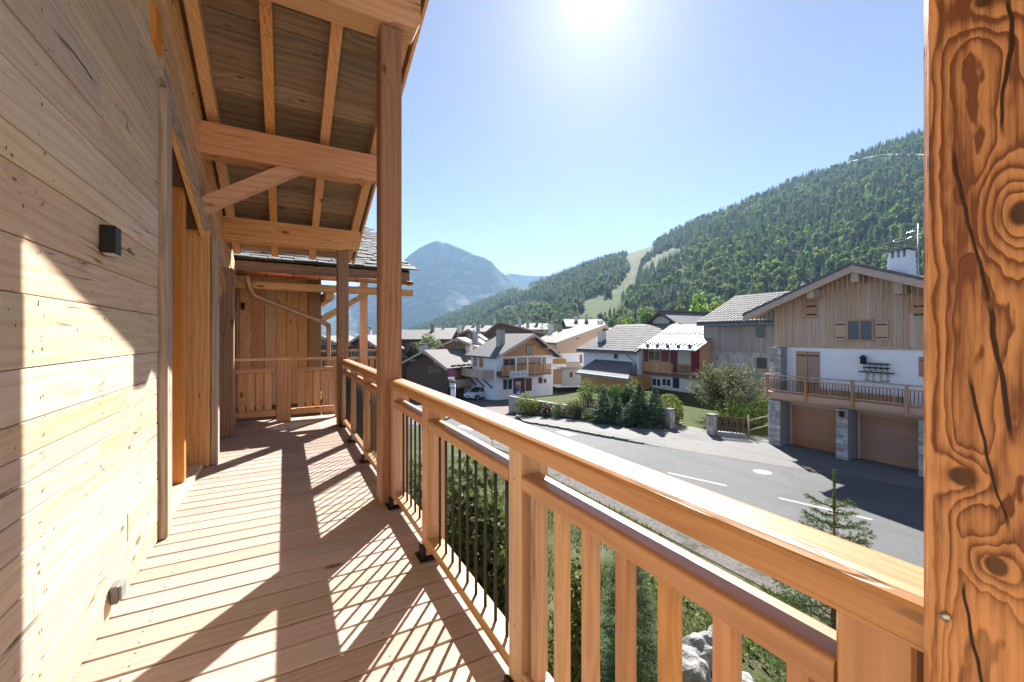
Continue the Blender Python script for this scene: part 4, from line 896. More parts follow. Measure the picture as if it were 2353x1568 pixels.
# chimney with stone cap, dish and aerial
u0, zt = A.pix(2073, 578, 3.2); c = A.box('chimney', u0-0.40, u0+0.40, 2.7, 3.6, 2.6, zt-0.35, WHITE, None, 0.02)
for du in (-0.33, -0.11, 0.11, 0.33): A.box('cap_leg', u0+du-0.055, u0+du+0.055, 2.75, 3.55, zt-0.35, zt-0.02, WHITE, c)
A.ext('cap', [(u0-0.54, zt-0.08), (u0+0.50, zt+0.06), (u0+0.50, zt+0.14), (u0-0.54, zt+0.0)], 2.55, 3.75, R_METAL, c)
tv = thing('tv_aerial', 'thin white television aerial with small dish beside the white chimney', 'aerial', tuple(A.pt(u0+0.62, 3.1, zr-1.0)))
tube('mast', [A.pt(u0+0.62, 3.1, 2.6), A.pt(u0+0.62, 3.1, zt+1.2)], 0.025, STEEL, tv, 6)
p = A.pt(u0+0.0, 3.0, zt+0.62)
V = [A.pt(u0-0.02+0.25*math.cos(a), 3.0+0.1*math.sin(a), zt+0.55+0.09*math.sin(a)) for a in np.arange(16)*math.pi/8]; tube('dish_ring', V+[V[0]], 0.014, STEEL, tv, 5)
tube('boom', [A.pt(u0+0.2, 3.05, zt+0.55), A.pt(u0+0.62, 3.1, zt+0.7)], 0.012, STEEL, tv, 5)
for k in range(5): tube('aerial_rod', [A.pt(u0+0.25+k*0.13, 3.0-0.2, zt+0.95), A.pt(u0+0.3+k*0.13, 3.4, zt+0.75)], 0.012, STEEL, tv, 4)
tube('boom', [A.pt(u0+0.2, 3.08, zt+0.85), A.pt(u0+0.9, 3.1, zt+0.95)], 0.010, STEEL, tv, 5)

def roof_tiles(H, u0, u1, v0, v1, nu, nv, top, parent, fmt=TILE, lift=0.03, ridge_scale=0.72):
    """single tiles on the front slope of a saddle roof; top(v) gives the roof surface"""
    du = (u1-u0)/nu; dv = (v1-v0)/nv; ang = math.atan((top(v1)-top(v0))/(v1-v0)); ln_ = dv/math.cos(ang)
    for i in range(nv):
        for k in range(nu):
            u = u0+(k+0.5)*du; v = v0+(i+0.5)*dv
            H.box('roof_tile', u-du*ridge_scale/2, u+du*ridge_scale/2, v-ln_*0.52, v+ln_*0.52, top(v)+lift-0.03, top(v)+lift+0.035, fmt, parent, 0.02, (ang-0.05, 0))
# ---- grey board house behind, with tiled roof
B = House('grey_board_house', 'house of greyed vertical boards with ribbed tile roof behind the big gabled chalet', 'house', (33.0, 24.1), (33.0, 15.0), 9, -4.0)
B.saddle(2.75, 5.05, 5.0, FARG('z'), MORTAR, 0.15, oe=0.7, ou=0.25, roofm=R_GREY)
bw = B.box('board_front', 0, B.W, -0.04, -0.012, 0.15, 2.7, FARG('z'))
for k in range(36): B.box('plank', k*0.25+0.006, k*0.25+0.244, -0.062-(k % 2)*0.008, -0.0405, 0.16, 2.68, FARG('z'), bw)
B.box('gutter', -0.2, B.W, -0.86, -0.72, 2.30, 2.44, flat('zinc', (0.2, 0.21, 0.22), 0.5, 0.5), None, 0.03)
roof_tiles(B, -0.25, 7.3, -0.7, 5.0, 24, 12, lambda v: 2.75+0.46*v+0.2, B.sl_f)
B.wpix(1737, 749, 1761, 778, v=-0.075, mull=False); B.bpix('shutter', 1707, 749, 1735, 778, -0.11, -0.075, FARG('z'), None, 0.01)
B.stones(0, 7.0, -0.001, 0, -1.6, 0.12, B.root, 0.28, side=False)
B.wpix(1738, 820, 1765, 850, v=-0.035, mull=False)
u0, z0 = B.pix(1697, 672, 4.0); B.box('roof_window', u0-0.7, u0+0.7, 3.2, 4.3, 4.42, 4.50, glass_mat(), None, 0.01, (math.atan(0.46), 0))
B.chimney(6.2, 4.7, 4.2, 5.75, 0.8, 0.7, WHITE)

# ---- house with maroon shutters under a pale metal roof
C_ = House('maroon_shutter_house', 'low house with maroon shutters, wooden balcony and pale metal roof', 'house', (31.5, 29.75), (31.5, 23.4), 8, -3.75)
zC = C_.pix(1543, 868)[1]
C_.saddle(0.42, 2.45, 4.3, FARO('z'), CREAM, zC, oe=0.7, ou=0.15, th=0.14, roofm=R_METAL)
for k in range(13): C_.extu('roof_seam', [(-0.7, 0.42-0.472*0.7+0.14), (4.3, 2.45+0.14), (4.3, 2.45+0.19), (-0.7, 0.42-0.472*0.7+0.19)], 0.1+k*0.5, 0.145+k*0.5, R_DARK, C_.sl_f)
for v in (0.2, 2.3): C_.box('snow_bar', -0.1, C_.W+0.1, v, v+0.06, 0.42+0.472*v+0.20, 0.42+0.472*v+0.27, R_DARK, C_.sl_f)
for k in range(5): C_.box('snow_stop', 0.6+k*1.2, 0.85+k*1.2, -0.35, -0.15, 0.42-0.11+0.12, 0.42-0.11+0.32, R_DARK, C_.sl_f)
C_.wpix(1490, 806, 1519, 831, v=-0.012)
for r_ in ((1479.5, 805, 1489.5, 832), (1519.5, 805, 1536, 832), (1540, 806, 1556, 857), (1588, 803, 1607, 857)): C_.bpix('shutter', *r_, -0.07, -0.012, MAROON, None, 0.01)
bl = C_.bpix('balcony', 1479, 832, 1542, 860, -0.35, -0.02, FARO('z'))
u0, z1 = C_.pix(1479, 833, -0.35); u1, z0 = C_.pix(1542, 860, -0.35)
n_ = 16
for k in range(n_): C_.box('baluster_board', u0+(u1-u0)*(k+.06)/n_, u0+(u1-u0)*(k+.94)/n_, -0.375, -0.351, z0, z1+0.1, FARO('z'), bl)
C_.bpix('loggia_back', 1558, 806, 1586, 838, -0.03, -0.012, flat('pale_door', (0.45, 0.42, 0.36), 0.6))
lb_ = C_.bpix('loggia_rail', 1558, 836, 1586, 838.5, -0.30, -0.26, FARD('x'))
for k in range(7): u_, _ = C_.pix(1560+k*4, 840, -0.28); C_.box('baluster', u_-0.03, u_+0.03, -0.30, -0.26, C_.pix(1560, 857, -0.28)[1], C_.pix(1560, 838.5, -0.28)[1], FARD('z'), lb_)
C_.bpix('floor_slab', 1478, 858, 1609, 866, -0.4, -0.02, FARD('x'))
for r_ in ((1499, 868, 1520, 890), (1521, 868, 1543, 890), (1477, 868, 1493, 890)): C_.wpix(*r_, v=-0.012, mat=WHITE)
C_.bpix('door', 1546, 868, 1560, 893, -0.05, -0.012, flat('dark_blue_door', (0.02, 0.03, 0.07), 0.5))

# ---- white house with tiled roof and lean-to; tall gable behind
D_ = House('white_tiled_house', 'white rendered house with grey tile roof and low lean-to roof in front', 'house', (31.0, 38.6), (31.0, 29.95), 9, -4.6)
D_.saddle(0.05, 2.62, 5.6, WHITE, WHITE, -4.6, oe=0.8, ou=0.35, roofm=R_GREY)
roof_tiles(D_, -0.3, D_.W+0.1, -0.8, 5.3, 22, 13, lambda v: 0.05+0.459*v+0.2, D_.sl_f)
D_.box('gutter', -0.35, D_.W+0.35, -0.95, -0.82, -0.42, -0.28, _mats['zinc'], None, 0.03)
tube('downpipe', [D_.pt(D_.W-0.9, -0.75, -0.45), D_.pt(D_.W-0.3, -0.1, -1.3), D_.pt(D_.W-0.3, -0.08, -2.6)], 0.06, _mats['zinc'], D_.root, 6)
D_.wpix(1411, 813, 1420.5, 825.5, v=-0.012, mull=False)
u0, z0 = D_.pix(1384, 763, 1.4); D_.box('chimney', u0-0.35, u0+0.35, 1.0, 1.7, 0.2, z0, CREAM, None, 0.02)
u0, z1 = D_.pix(1368, 829); u1, _ = D_.pix(1452, 829); uL, zL = D_.pix(1323, 859, -3.2); uR, zR = D_.pix(1428, 866, -3.2)
lt = prism('lean_to_roof', [D_.pt(uL, -3.2, zL), D_.pt(uR+0.9, -3.2, zL), D_.pt(u1, -0.02, z1), D_.pt(u0, -0.02, z1)], (0, 0, 0.16), R_DARK, D_.root)
D_.box('lean_to_edge', uL, uR+0.9, -3.28, -3.16, zL-0.06, zL+0.2, R_METAL, lt)
D_.box('lean_to_wall', uL+0.5, uR+0.5, -2.9, -0.02, -4.6, zL+0.2, FARO('z'), lt)
E = House('stone_gable_house', 'tall pale gable with dark roof edges rising behind the tiled white house', 'house', (37.2, 34.9), (37.2, 29.9), 9, -4.2)
E.gable(2.55, 4.05, CREAM, oe=0.45, of=0.5, th=0.18, roofm=R_DARK, verge=FARD('y'))
E.box('ridge_cap', E.W/2-0.25, E.W/2+0.25, -0.56, E.L, 4.2, 4.35, R_DARK)

# ---- brown gable beside the shop
p0, p1 = at(1279, 57), at(1392, 58.5)
F_ = House('brown_gable_house', 'house with wide brown board gable above a pale wall between shop and tiled house', 'house', p0.xy, p1.xy, 10, -5.2)
F_.gable(F_.pix(1279, 789)[1], F_.pix(1386, 747)[1]-0.2, FARW('x'), WHITE, F_.pix(1320, 812)[1], ru=0.93, oe=0.5, of=1.4, th=0.25, roofm=R_LAUZE, zeR=1.9)
F_.bpix('garage_door', 1271, 849, 1291, 883, -0.06, -0.012, GARAGE); F_.bpix('stone_base', 1291, 842, 1340, 886, -0.12, -0.012, STONE); F_.bpix('balcony', 1270, 826, 1301, 836, -1.0, -0.02, FARO('x')); F_.bpix('balcony_slab', 1268, 837, 1301, 844, -1.0, -0.02, WHITE)
F_.bpix('balcony', 1300, 834, 1334, 845, -0.8, -0.02, FARW('x')); F_.wpix(1332, 815, 1338, 835, v=-0.012, mull=False); F_.wpix(1276, 809, 1287, 822, v=-0.012, mull=False); F_.wpix(1309, 855, 1316, 868, v=-0.13, mull=False)

# ---- shop with wooden gable
p0, p1 = at(1139, 50), at(1270, 55)
G = House('shop_chalet', 'white chalet with orange wooden gable, long balcony and a shop on its ground floor', 'house', p0.xy, p1.xy, 6.2, -6.9)
zbG = -1.12; G.gable(-0.95, 1.55, FARO('z'), WHITE, zbG, ru=0.56, oe=0.7, of=1.2, th=0.2, roofm=R_GREY, verge=FARW('y'))
G.wpix(1209, 792, 1223, 814, v=-0.02, mat=FARD('z'))
for r_ in ((1156, 824, 1184, 851), (1188, 822, 1210, 851), (1214, 821, 1231, 851), (1233, 821, 1243, 851), (1246, 821, 1254, 851)): G.wpix(*r_, v=-0.012)
bl = G.bpix('balcony', 1153, 856, 1267, 860, -1.2, -0.02, FARD('x')); u0, z1 = G.pix(1153, 841, -1.2); u1, z0 = G.pix(1267, 858, -1.2)
G.box('handrail', u0, u1, -1.25, -1.15, z1-0.06, z1, FARO('x'), bl)
for k in range(30): G.box('baluster', u0+(u1-u0)*(k+.1)/30, u0+(u1-u0)*(k+.8)/30, -1.22, -1.18, z0, z1-0.06, FARO('z'), bl)
for px in (1185.5, 1212): u_, _ = G.pix(px, 850, -1.2); G.box('balcony_post', u_-0.07, u_+0.07, -1.28, -1.1, z0, G.pix(px, 819)[1], WHITE, bl)
G.wpix(1154, 871, 1178, 896, v=-0.012, mat=WHITE); G.bpix('shop_door', 1180, 870, 1206, 903, -0.04, -0.012, flat('dark_red_door', (0.10, 0.03, 0.04), 0.5)); G.bpix('door', 1208, 870, 1222, 898, -0.04, -0.012, FARD('z'))
G.wpix(1237, 868, 1246, 881, v=-0.012, mull=False); G.wpix(1249, 871, 1255, 880, v=-0.012, mull=False); G.bpix('shop_bay', 1152, 865, 1180, 867, -0.5, -0.02, FARD('x'))
# left side wall: windows, canted balcony on brackets
for v in (3.0, 4.6): G.box('side_window', -0.05, -0.004, v, v+1.0, -2.6, -1.3, FARO('z'))
sb = G.box('side_balcony', -1.6, -0.02, 0.4, 6.0, -3.75, -3.6, FARD('y'))
for k in range(16): G.box('balcony_board', -1.64, -1.60, 0.45+k*0.345, 0.45+k*0.345+0.30, -3.75, -2.72, FARW('z'), sb)
G.box('balcony_front', -1.6, -0.02, 0.36, 0.40, -3.75, -2.72, FARW('x'), sb)
for v in (0.8, 2.8, 4.8): tube('bracket', [G.pt(-1.4, v, -3.72), G.pt(-0.03, v, -5.0)], 0.10, FARD('z'), sb, 5)
c = G.chimney(G.r*0.42, 2.2, 0.0, 2.15, 0.85, 0.85, STONE)
sg = thing('shop_sign', 'pale hanging shop sign board with faded grey lettering under the balcony', 'sign', tuple(G.pt(4, -1.4, -4)))
u0, z1 = G.pix(1171, 853.5, -1.4); u1, z0 = G.pix(1213, 866.5, -1.4); G.box('sign_board', u0, u1, -1.45, -1.35, z0, z1, flat('sign_white', (0.62, 0.66, 0.68), 0.5), sg, 0.02)
V = []; F = []; random.seed(9)
x = u0+0.25
while x < u1-0.3:      # illegible word: strokes
    w = random.choice((0.07, 0.10)); h = random.choice((0.22, 0.28, 0.36)); zm = (z0+z1)/2; b = len(V)
    V += [G.pt(x, -1.456, zm-h/2), G.pt(x+w, -1.456, zm-h/2), G.pt(x+w+0.03, -1.456, zm+h/2), G.pt(x+0.03, -1.456, zm+h/2)]; F.append((b, b+1, b+2, b+3)); x += w+random.choice((0.08, 0.1, 0.35))
mesh('lettering', V, F, flat('sign_grey_blue', (0.20, 0.28, 0.33), 0.6), sg)
tube('sign_hanger', [G.pt((u0+u1)/2, -1.3, z1), G.pt((u0+u1)/2, -1.2, z1+0.35)], 0.03, BLACK, sg, 5)

# ---- low brown house with stone slab roof
c0 = at(986, 55); ang = Vector((0.62, 0.78)); perp = Vector((0.78, -0.62))
def latd(p): return Vector(((p.x*CY-p.y*SY), (p.x*SY+p.y*CY)))
L0 = latd(c0); pl = L0-perp*4.8; pr_ = L0+perp*3.6
H_ = House('low_brown_house', 'low dark wooden house with pale stone slab roof and stone chimney beside the car', 'house', wxy(*pl), wxy(*pr_), 8.5, -7.3)
H_.gable(-2.4, -0.62, FARD('z'), FARD('x'), -4.7, ru=0.57, oe=0.9, of=0.9, th=0.22, roofm=R_LAUZE, verge=FARW('y'))
for k, v in enumerate((1.2, 3.2, 5.2, 7.0)): H_.box('side_window', H_.W+0.004, H_.W+0.05, v, v+1.0, -4.1, -3.1, FARO('z'))
H_.box('side_balcony', H_.W+0.02, H_.W+1.2, 0.2, 8.2, -5.2, -4.2, FARW('y')); H_.box('canopy', H_.W+0.02, H_.W+2.6, 2, 8.4, -3.4, -3.2, FARD('y'))
H_.wpix(1000, 838, 1012, 856, v=-0.02); H_.wpix(985, 842, 995, 858, v=-0.02)
H_.chimney(1.9, 1.5, -2.2, 0.1, 1.0, 0.9, STONE); H_.chimney(6.4, 6.0, -1.9, 0.0, 0.8, 0.7, CREAM)
for k in range(9): H_.box('snow_log', H_.W+0.45, H_.W+0.58, 0.2+k*0.95, 0.9+k*0.95, -2.45, -2.29, FARD('y'))
H_.box('notice_board', H_.W+0.03, H_.W+0.1, 3.0, 4.4, -6.6, -5.5, flat('pale_board', (0.55, 0.6, 0.62), 0.5)); H_.box('display_window', H_.W+0.03, H_.W+0.12, 5.0, 7.8, -6.9, -5.4, glass_mat())

# ---- roofs of the village beyond
def far_house(name, label, xl, xr, d, yg, ye, yr, L=9, kind='gable', roofm=R_LAUZE, wallm=None, low=WHITE, ru=0.5, tilt=0.0, zb=None, chim=((0.3, 0.5),), oe=0.8, win=2):
    p0, p1 = at(xl, d+tilt), at(xr, d-tilt); z = lambda py: CAM_H-(py-HY)*d/FD
    H = House(name, label, 'house', p0.xy, p1.xy, L, min(z(yg), gz((p0.y+p1.y)/2)+0.3), None); w = wallm or FARW('z')
    zbb = z(zb) if zb else None
    if kind == 'gable': H.gable(z(ye), z(yr)-0.22, w, low, zbb, ru, oe=oe, of=1.0, th=0.25, roofm=roofm)
    else: H.saddle(z(ye), z(yr)-0.2, L/2, w, low, zbb, oe=0.9, ou=0.7, roofm=roofm)
    for (fu, fv) in chim:
        u = H.W*fu; v = L*fv; zt = (z(yr)+0.9); H.chimney(u, v, z(yr)-1.6, zt, 0.8, 0.8, CREAM if fu < 0.5 else STONE)
    for k in range(win):
        u = H.W*(k+0.7)/(win+0.4); zz = (z(ye)-1.5) if kind != 'gable' else (z(ye)-0.7); H.window(u-0.5, u+0.5, zz-0.5, zz+0.6, -0.02)
    if win and kind == 'gable': H.window(H.W*ru-0.5, H.W*ru+0.5, z(ye)+0.1, z(ye)+1.1, -0.02)
    return H
far_house('village_chalet', 'chalet with dark slate slope and brown gable just behind the low stone-roofed house', 1000, 1098, 60, 860, 801, 776, 10, roofm=R_DARK, wallm=FARO('z'), ru=0.52, chim=((0.9, .3),))
far_house('village_chalet', 'small pale-roofed chalet squeezed between the dark gable and the shop roof', 1062, 1120, 66, 850, 802, 779, 10, roofm=R_LAUZE, wallm=FARW('z'), chim=(), win=1)
far_house('village_chalet', 'long low building with flat pale roof and dark front at the left', 905, 1030, 76, 840, 779, 757, 12, 'saddle', wallm=FARD('x'), low=FARD('x'), chim=((0.62, .4),))
far_house('village_chalet', 'chalet with blue-grey slope and shaded gable in the second row', 1036, 1106, 86, 850, 778, 756, 12, roofm=R_DARK, wallm=FARD('z'), ru=0.6, chim=((0.2, .3), (0.8, .6)), win=1)
far_house('village_chalet', 'large house with broad pale roof and pointed gable at the middle of the village', 1112, 1250, 104, 850, 768, 738, 14, roofm=R_LAUZE, wallm=FARD('z'), ru=0.25, chim=((0.6, .25), (0.75, .6), (0.15, .6)))
far_house('village_chalet', 'far house with low pale roof just left of the broad pointed gable', 1070, 1124, 118, 840, 762, 747, 12, 'saddle', wallm=FARW('x'), chim=((0.3, .5), (0.7, .5)))
far_house('village_chalet', 'chalet with pale slabs and chimneys just right of the shop roof', 1246, 1330, 72, 850, 783, 756, 12, roofm=R_LAUZE, wallm=FARW('z'), ru=0.75, chim=((0.25, .2), (0.55, .3)))
far_house('village_chalet', 'far pale-roofed house above the brown board gable', 1306, 1388, 112, 840, 750, 732, 12, 'saddle', wallm=FARD('x'), chim=((0.3, .4), (0.6, .4)))
far_house('village_chalet', 'far white-roofed house between dark conifers at the village back', 1210, 1262, 130, 840, 757, 742, 12, 'saddle', wallm=FARW('x'), chim=((0.5, .4),))
far_house('village_chalet', 'dark roof line with flat front just left of the stone gable', 1372, 1470, 66, 860, 776, 752, 10, 'saddle', roofm=R_DARK, wallm=CREAM, chim=((0.2, .4),))
far_house('village_chalet', 'roof seen between the two balcony posts on the left', 792, 872, 58, 870, 800, 770, 10, roofm=R_GREY, wallm=FARD('z'), chim=((0.4, .4),))
far_house('village_chalet', 'dark-fronted chalet seen past the downpipe at far left', 700, 790, 64, 870, 796, 772, 10, roofm=R_LAUZE, wallm=FARD('z'), chim=())
far_house('village_chalet', 'tiny far house with pale roof at the valley mouth', 985, 1040, 140, 830, 765, 753, 14, 'saddle', wallm=FARW('x'), chim=((0.5, .4),))
far_house('village_chalet', 'far pale-roofed house left of the dark conifer pair', 1150, 1206, 150, 830, 757, 746, 14, 'saddle', wallm=FARW('x'), chim=((0.4, .4),))
# ================================================================== plants
def leafmat(name, a, b, trans=0.35, hue=0.06, tip=None):
    if name in _mats: return _mats[name]
    t = NT(name); rnd = t.n('ObjectInfo', out=5); isl = t.n('NewGeometry', out=8)
    c = t.mix(isl, a, b)
    c = t.n('HueSaturation', {'Hue': t.math('ADD', 0.5-hue/2, t.math('MULTIPLY', rnd, hue)), 'Saturation': 1.0, 'Value': t.math('ADD', 0.5, t.math('MULTIPLY', t.math('FRACT', t.math('MULTIPLY', rnd, 9.7)), 1.25)), 'Color': c})
    d = t.n('BsdfDiffuse', {'Color': c}); tr = t.n('BsdfTranslucent', {'Color': c}); g = t.n('BsdfGlossy', {'Color': (1, 1, 1, 1), 'Roughness': 0.45})
    m = t.n('MixShader', {0: trans, 1: d, 2: tr}); m = t.n('MixShader', {0: 0.008, 1: m, 2: g})
    _mats[name] = t.finish(None, shader=m); return _mats[name]
BARK = flat('bark', (0.10, 0.075, 0.055), 0.95, 0, 0.3, 8, 0.6)
L_SPR = leafmat('spruce_needles', (0.05, 0.085, 0.036), (0.10, 0.15, 0.058), 0.4)
L_SPB = leafmat('blue_spruce_needles', (0.08, 0.13, 0.07), (0.16, 0.22, 0.125), 0.4)
L_LAR = leafmat('larch_needles', (0.11, 0.155, 0.038), (0.20, 0.25, 0.065), 0.5)
L_DEC = leafmat('broad_leaves', (0.085, 0.135, 0.03), (0.17, 0.22, 0.055), 0.5)
L_HED = leafmat('hedge_leaves', (0.075, 0.125, 0.028), (0.16, 0.215, 0.055), 0.5)
L_YEW = leafmat('yew_needles', (0.035, 0.072, 0.02), (0.075, 0.13, 0.035), 0.3)
L_WIL = leafmat('willow_leaves', (0.11, 0.14, 0.065), (0.20, 0.23, 0.12), 0.4)
L_OLV = leafmat('shrub_leaves', (0.07, 0.095, 0.035), (0.15, 0.165, 0.07), 0.4)
L_RED = leafmat('reddish_leaves', (0.10, 0.05, 0.035), (0.18, 0.10, 0.06), 0.35)
L_FLW = leafmat('pink_blossom', (0.45, 0.10, 0.30), (0.60, 0.25, 0.45), 0.3)
L_WHT = leafmat('pale_blossom', (0.55, 0.50, 0.42), (0.7, 0.62, 0.55), 0.3)
L_GRS = leafmat('grass_blades', (0.08, 0.115, 0.025), (0.19, 0.19, 0.07), 0.4)

rg = np.random.default_rng(5)
def quads(C, N, W, H, droop=0.25):
    """one bent leaf (two quads) at each centre C, normal N, width W, length H -> verts, faces"""
    n = len(C); N = N/np.maximum(np.linalg.norm(N, axis=1, keepdims=True), 1e-6)
    a = rg.normal(size=(n, 3)); a -= (a*N).sum(1, keepdims=True)*N; a /= np.maximum(np.linalg.norm(a, axis=1, keepdims=True), 1e-6); b = np.cross(N, a)
    W = np.broadcast_to(W, (n,))[:, None]; H = np.broadcast_to(H, (n,))[:, None]
    v = np.stack([C-a*W*0.5*0.4-b*H*0.5, C+a*W*0.5*0.4-b*H*0.5, C+a*W*0.5+N*H*droop*0.3, C-a*W*0.5+N*H*droop*0.3, C+a*W*0.2+b*H*0.5-N*H*droop*.3, C-a*W*0.2+b*H*0.5-N*H*droop*.3], 1).reshape(-1, 3)
    i = np.arange(n)[:, None]*6; f = np.concatenate([i+np.array([[0, 1, 2, 3]]), i+np.array([[3, 2, 4, 5]])], 1).reshape(-1, 4)
    return v, f
class Geo:
    def __init__(s): s.V = []; s.F = []; s.M = []; s.n = 0
    def add(s, v, f, m=0):
        s.V.append(np.asarray(v, float)); s.F += (np.asarray(f)+s.n).tolist(); s.M += [m]*len(f); s.n += len(v)
    def limb(s, p0, p1, r0, r1, m=0, n=5):
        p0, p1 = Vector(p0), Vector(p1); d = (p1-p0).normalized(); a = d.cross(Vector((0.3, 0.9, 0.2))).normalized(); b = d.cross(a)
        v = [tuple(p+(a*math.cos(6.2832*k/n)+b*math.sin(6.2832*k/n))*r) for p, r in ((p0, r0), (p1, r1)) for k in range(n)]
        s.add(v, [(k, (k+1) % n, n+(k+1) % n, n+k) for k in range(n)], m)
    def data(s, name, mats):
        me = bpy.data.meshes.new(name); me.from_pydata(np.concatenate(s.V).tolist(), [], s.F)
        for m in mats: me.materials.append(m)
        me.polygons.foreach_set('material_index', s.M); me.update(); return me
    def obj(s, name, mats, parent=None, loc=(0, 0, 0)):
        o = bpy.data.objects.new(name, s.data(name, mats)); put(o, parent, loc); return o
def conifer_geo(g, H, R_, whorls, per, m=1, trunk=True, low=0.06, taper=0.85, wide=1.0, jit=0.25):
    """layered drooping sprays round a trunk"""
    if trunk: g.limb((0, 0, 0), (0, 0, H*0.98), H*0.014, H*0.002, 0, 6)
    C = []; 
    for i in range(whorls):
        f = i/(whorls-1); z = H*(low+(0.98-low)*f**0.92); r = R_*(1-f)**taper+H*0.008
        k = max(4, int(per*(0.5+0.5*(1-f))))
        for j in range(k):
            a = 6.2832*(j+rg.random())/k; rr = r*(1+jit*rg.normal()*0.6); zz = z+H*0.012*rg.normal()
            dx, dy = math.cos(a), math.sin(a); sx, sy = -dy, dx; w = (rr*0.26+H*0.008)*wide
            dr = -0.30*rr*(1-f*1.3)
            v = [(dx*rr*.08, dy*rr*.08, zz), (dx*rr*.5+sx*w, dy*rr*.5+sy*w, zz+dr*.35-w*.25), (dx*rr*.55, dy*rr*.55, zz+dr*.25+w*.12), (dx*rr*.5-sx*w, dy*rr*.5-sy*w, zz+dr*.35-w*.25),
                 (dx*rr+sx*w*.25, dy*rr+sy*w*.25, zz+dr), (dx*rr*1.04, dy*rr*1.04, zz+dr*.85), (dx*rr-sx*w*.25, dy*rr-sy*w*.25, zz+dr)]
            g.add(v, [(0, 1, 2, 2), (0, 2, 3, 3), (1, 4, 5, 2), (2, 5, 6, 3)] if False else [(0, 1, 2), (0, 2, 3)], m)
            g.add(v, [(1, 4, 5, 2), (2, 5, 6, 3)], m)
def crown_geo(g, lobes, n, leaf, m=1, shell=0.55):
    """leaf clumps in ellipsoid lobes [(x,y,z,rx,ry,rz)]"""
    vol = np.array([l[3]*l[4]*l[5] for l in lobes])**0.8; vol = vol/vol.sum()
    for l, w in zip(lobes, vol):
        k = max(6, int(n*w)); d = rg.normal(size=(k, 3)); d /= np.linalg.norm(d, axis=1, keepdims=True)
        r = shell+(1-shell)*rg.random((k, 1))**0.6; r *= 1+0.16*np.sin(d[:, :1]*9+l[0]*3)*np.cos(d[:, 2:3]*8+l[1])
        C = np.array(l[:3])+d*r*np.array(l[3:]); Nn = d+rg.normal(size=(k, 3))*0.7+np.array([0, 0, 0.35])
        s = leaf*(0.6+0.8*rg.random(k)); v, f = quads(C, Nn, s*0.8, s*1.1); g.add(v, f, m)
# prototypes, 1 m high
def proto_conifer(seed, R_=0.17, whorls=13, per=11, mat=L_SPR):
    g = Geo(); conifer_geo(g, 1.0, R_, whorls, per); return g.data('conifer', [BARK, mat])
def proto_broad(seed, mat=L_DEC, wide=0.30, n=330, tall=1.0):
    g = Geo(); g.limb((0, 0, 0), (0, 0, 0.45), 0.022, 0.014, 0, 6); lobes = []
    for k in range(6):
        a = rg.random()*6.28; r = wide*0.5*rg.random()**.5; z = 0.42+0.40*rg.random(); s = wide*(0.42+0.3*rg.random())
        lobes.append((r*math.cos(a), r*math.sin(a), z, s, s, s*0.9*tall)); g.limb((0, 0, 0.3), (r*math.cos(a), r*math.sin(a), z), 0.012, 0.004, 0, 4)
    lobes.append((0, 0, 0.82, wide*.45, wide*.45, 0.17)); lobes.append((0, 0, 0.45, wide*.8, wide*.8, 0.22))
    crown_geo(g, lobes, n, 0.085); return g.data('broad_tree', [BARK, mat])
def proto_larch(seed, mat=L_LAR):
    g = Geo(); g.limb((0, 0, 0), (0, 0, 0.95), 0.014, 0.003, 0, 6); C = []
    n = 300; z = 0.12+0.86*rg.random(n)**0.9; r = 0.19*(1-z)**0.75*(0.35+0.75*rg.random(n)**.5)+0.01; a = rg.random(n)*6.283
    C = np.stack([r*np.cos(a), r*np.sin(a), z], 1); v, f = quads(C, np.stack([np.cos(a), np.sin(a), 0.6+0*a], 1)+rg.normal(size=(n, 3))*.5, 0.055, 0.075); g.add(v, f, 1)
    return g.data('larch', [BARK, mat])
PROTO = [proto_conifer(1), proto_conifer(2, 0.15, 15, 10), proto_broad(3), proto_broad(4, L_DEC, 0.26, 300), proto_larch(5)]
KIND = [('spruce', 'dark spruce standing in the forest on the hillside', 'tree', 'spruces on the wooded hillside'), None, ('broadleaf_tree', 'light green broadleaf tree among the spruces on the hillside', 'tree', 'broadleaf trees on the wooded hillside'), None, ('larch', 'pale green larch among the darker spruces on the hillside', 'tree', 'larches on the wooded hillside')]
KIND[1] = KIND[0]; KIND[3] = KIND[2]
TR = np.random.default_rng(21); pts = []; tries = 0
track = tp
while len(pts) < 18500 and tries < 120000:
    tries += 1
    px = 880+(TR.random()*1700 if TR.random() < 0.74 else 1700+TR.random()*1400); t_ = TR.random()
    dr, df = lerp_tab(DR, px), lerp_tab(DF, px); d0 = df+(dr-df)*t_
    if TR.random() > (d0/1100)**1.0*(dr-df)/900+0.12: continue
    x, y, z, d = hill_pt(px, t_); py = HY-(z-CAM_H)*FD/d
    if any(inpoly(px, py, P) for P in CLEAR): continue
    if 1890 < px < 2210 and abs(py-lerp_tab(track, px)-1.5) < 4: continue
    nz = mnoise.noise((x/110, y/110, 3))+0.5*mnoise.noise((x/40, y/40, 8)); low = 1-t_
    pb = 0.14+0.85*max(0, low-0.42)+0.55*nz+(0.18 if px > 1600 else 0.0)
    if TR.random() < pb: k = TR.choice([2, 3, 4], p=[.36, .28, .36])
    else: k = TR.choice([0, 1])
    if mnoise.noise((x/45, y/45, 12)) > 0.42: continue
    h = (TR.uniform(12, 23) if k in (0, 1) else TR.uniform(10, 19))*(0.8 if t_ > 0.85 else 1.0)
    pts.append((x, y, z-0.4, h, k, px, py, d, TR.random()*6.283))
A = np.array(pts); vis = (A[:, 6] < 752)&(A[:, 5] < 2118)&(A[:, 5] > 925); score = np.where(vis, A[:, 3]/A[:, 7], 0); order = np.argsort(-score)[:290]
near = set(order.tolist()); cnt = [0]*5
first = {}
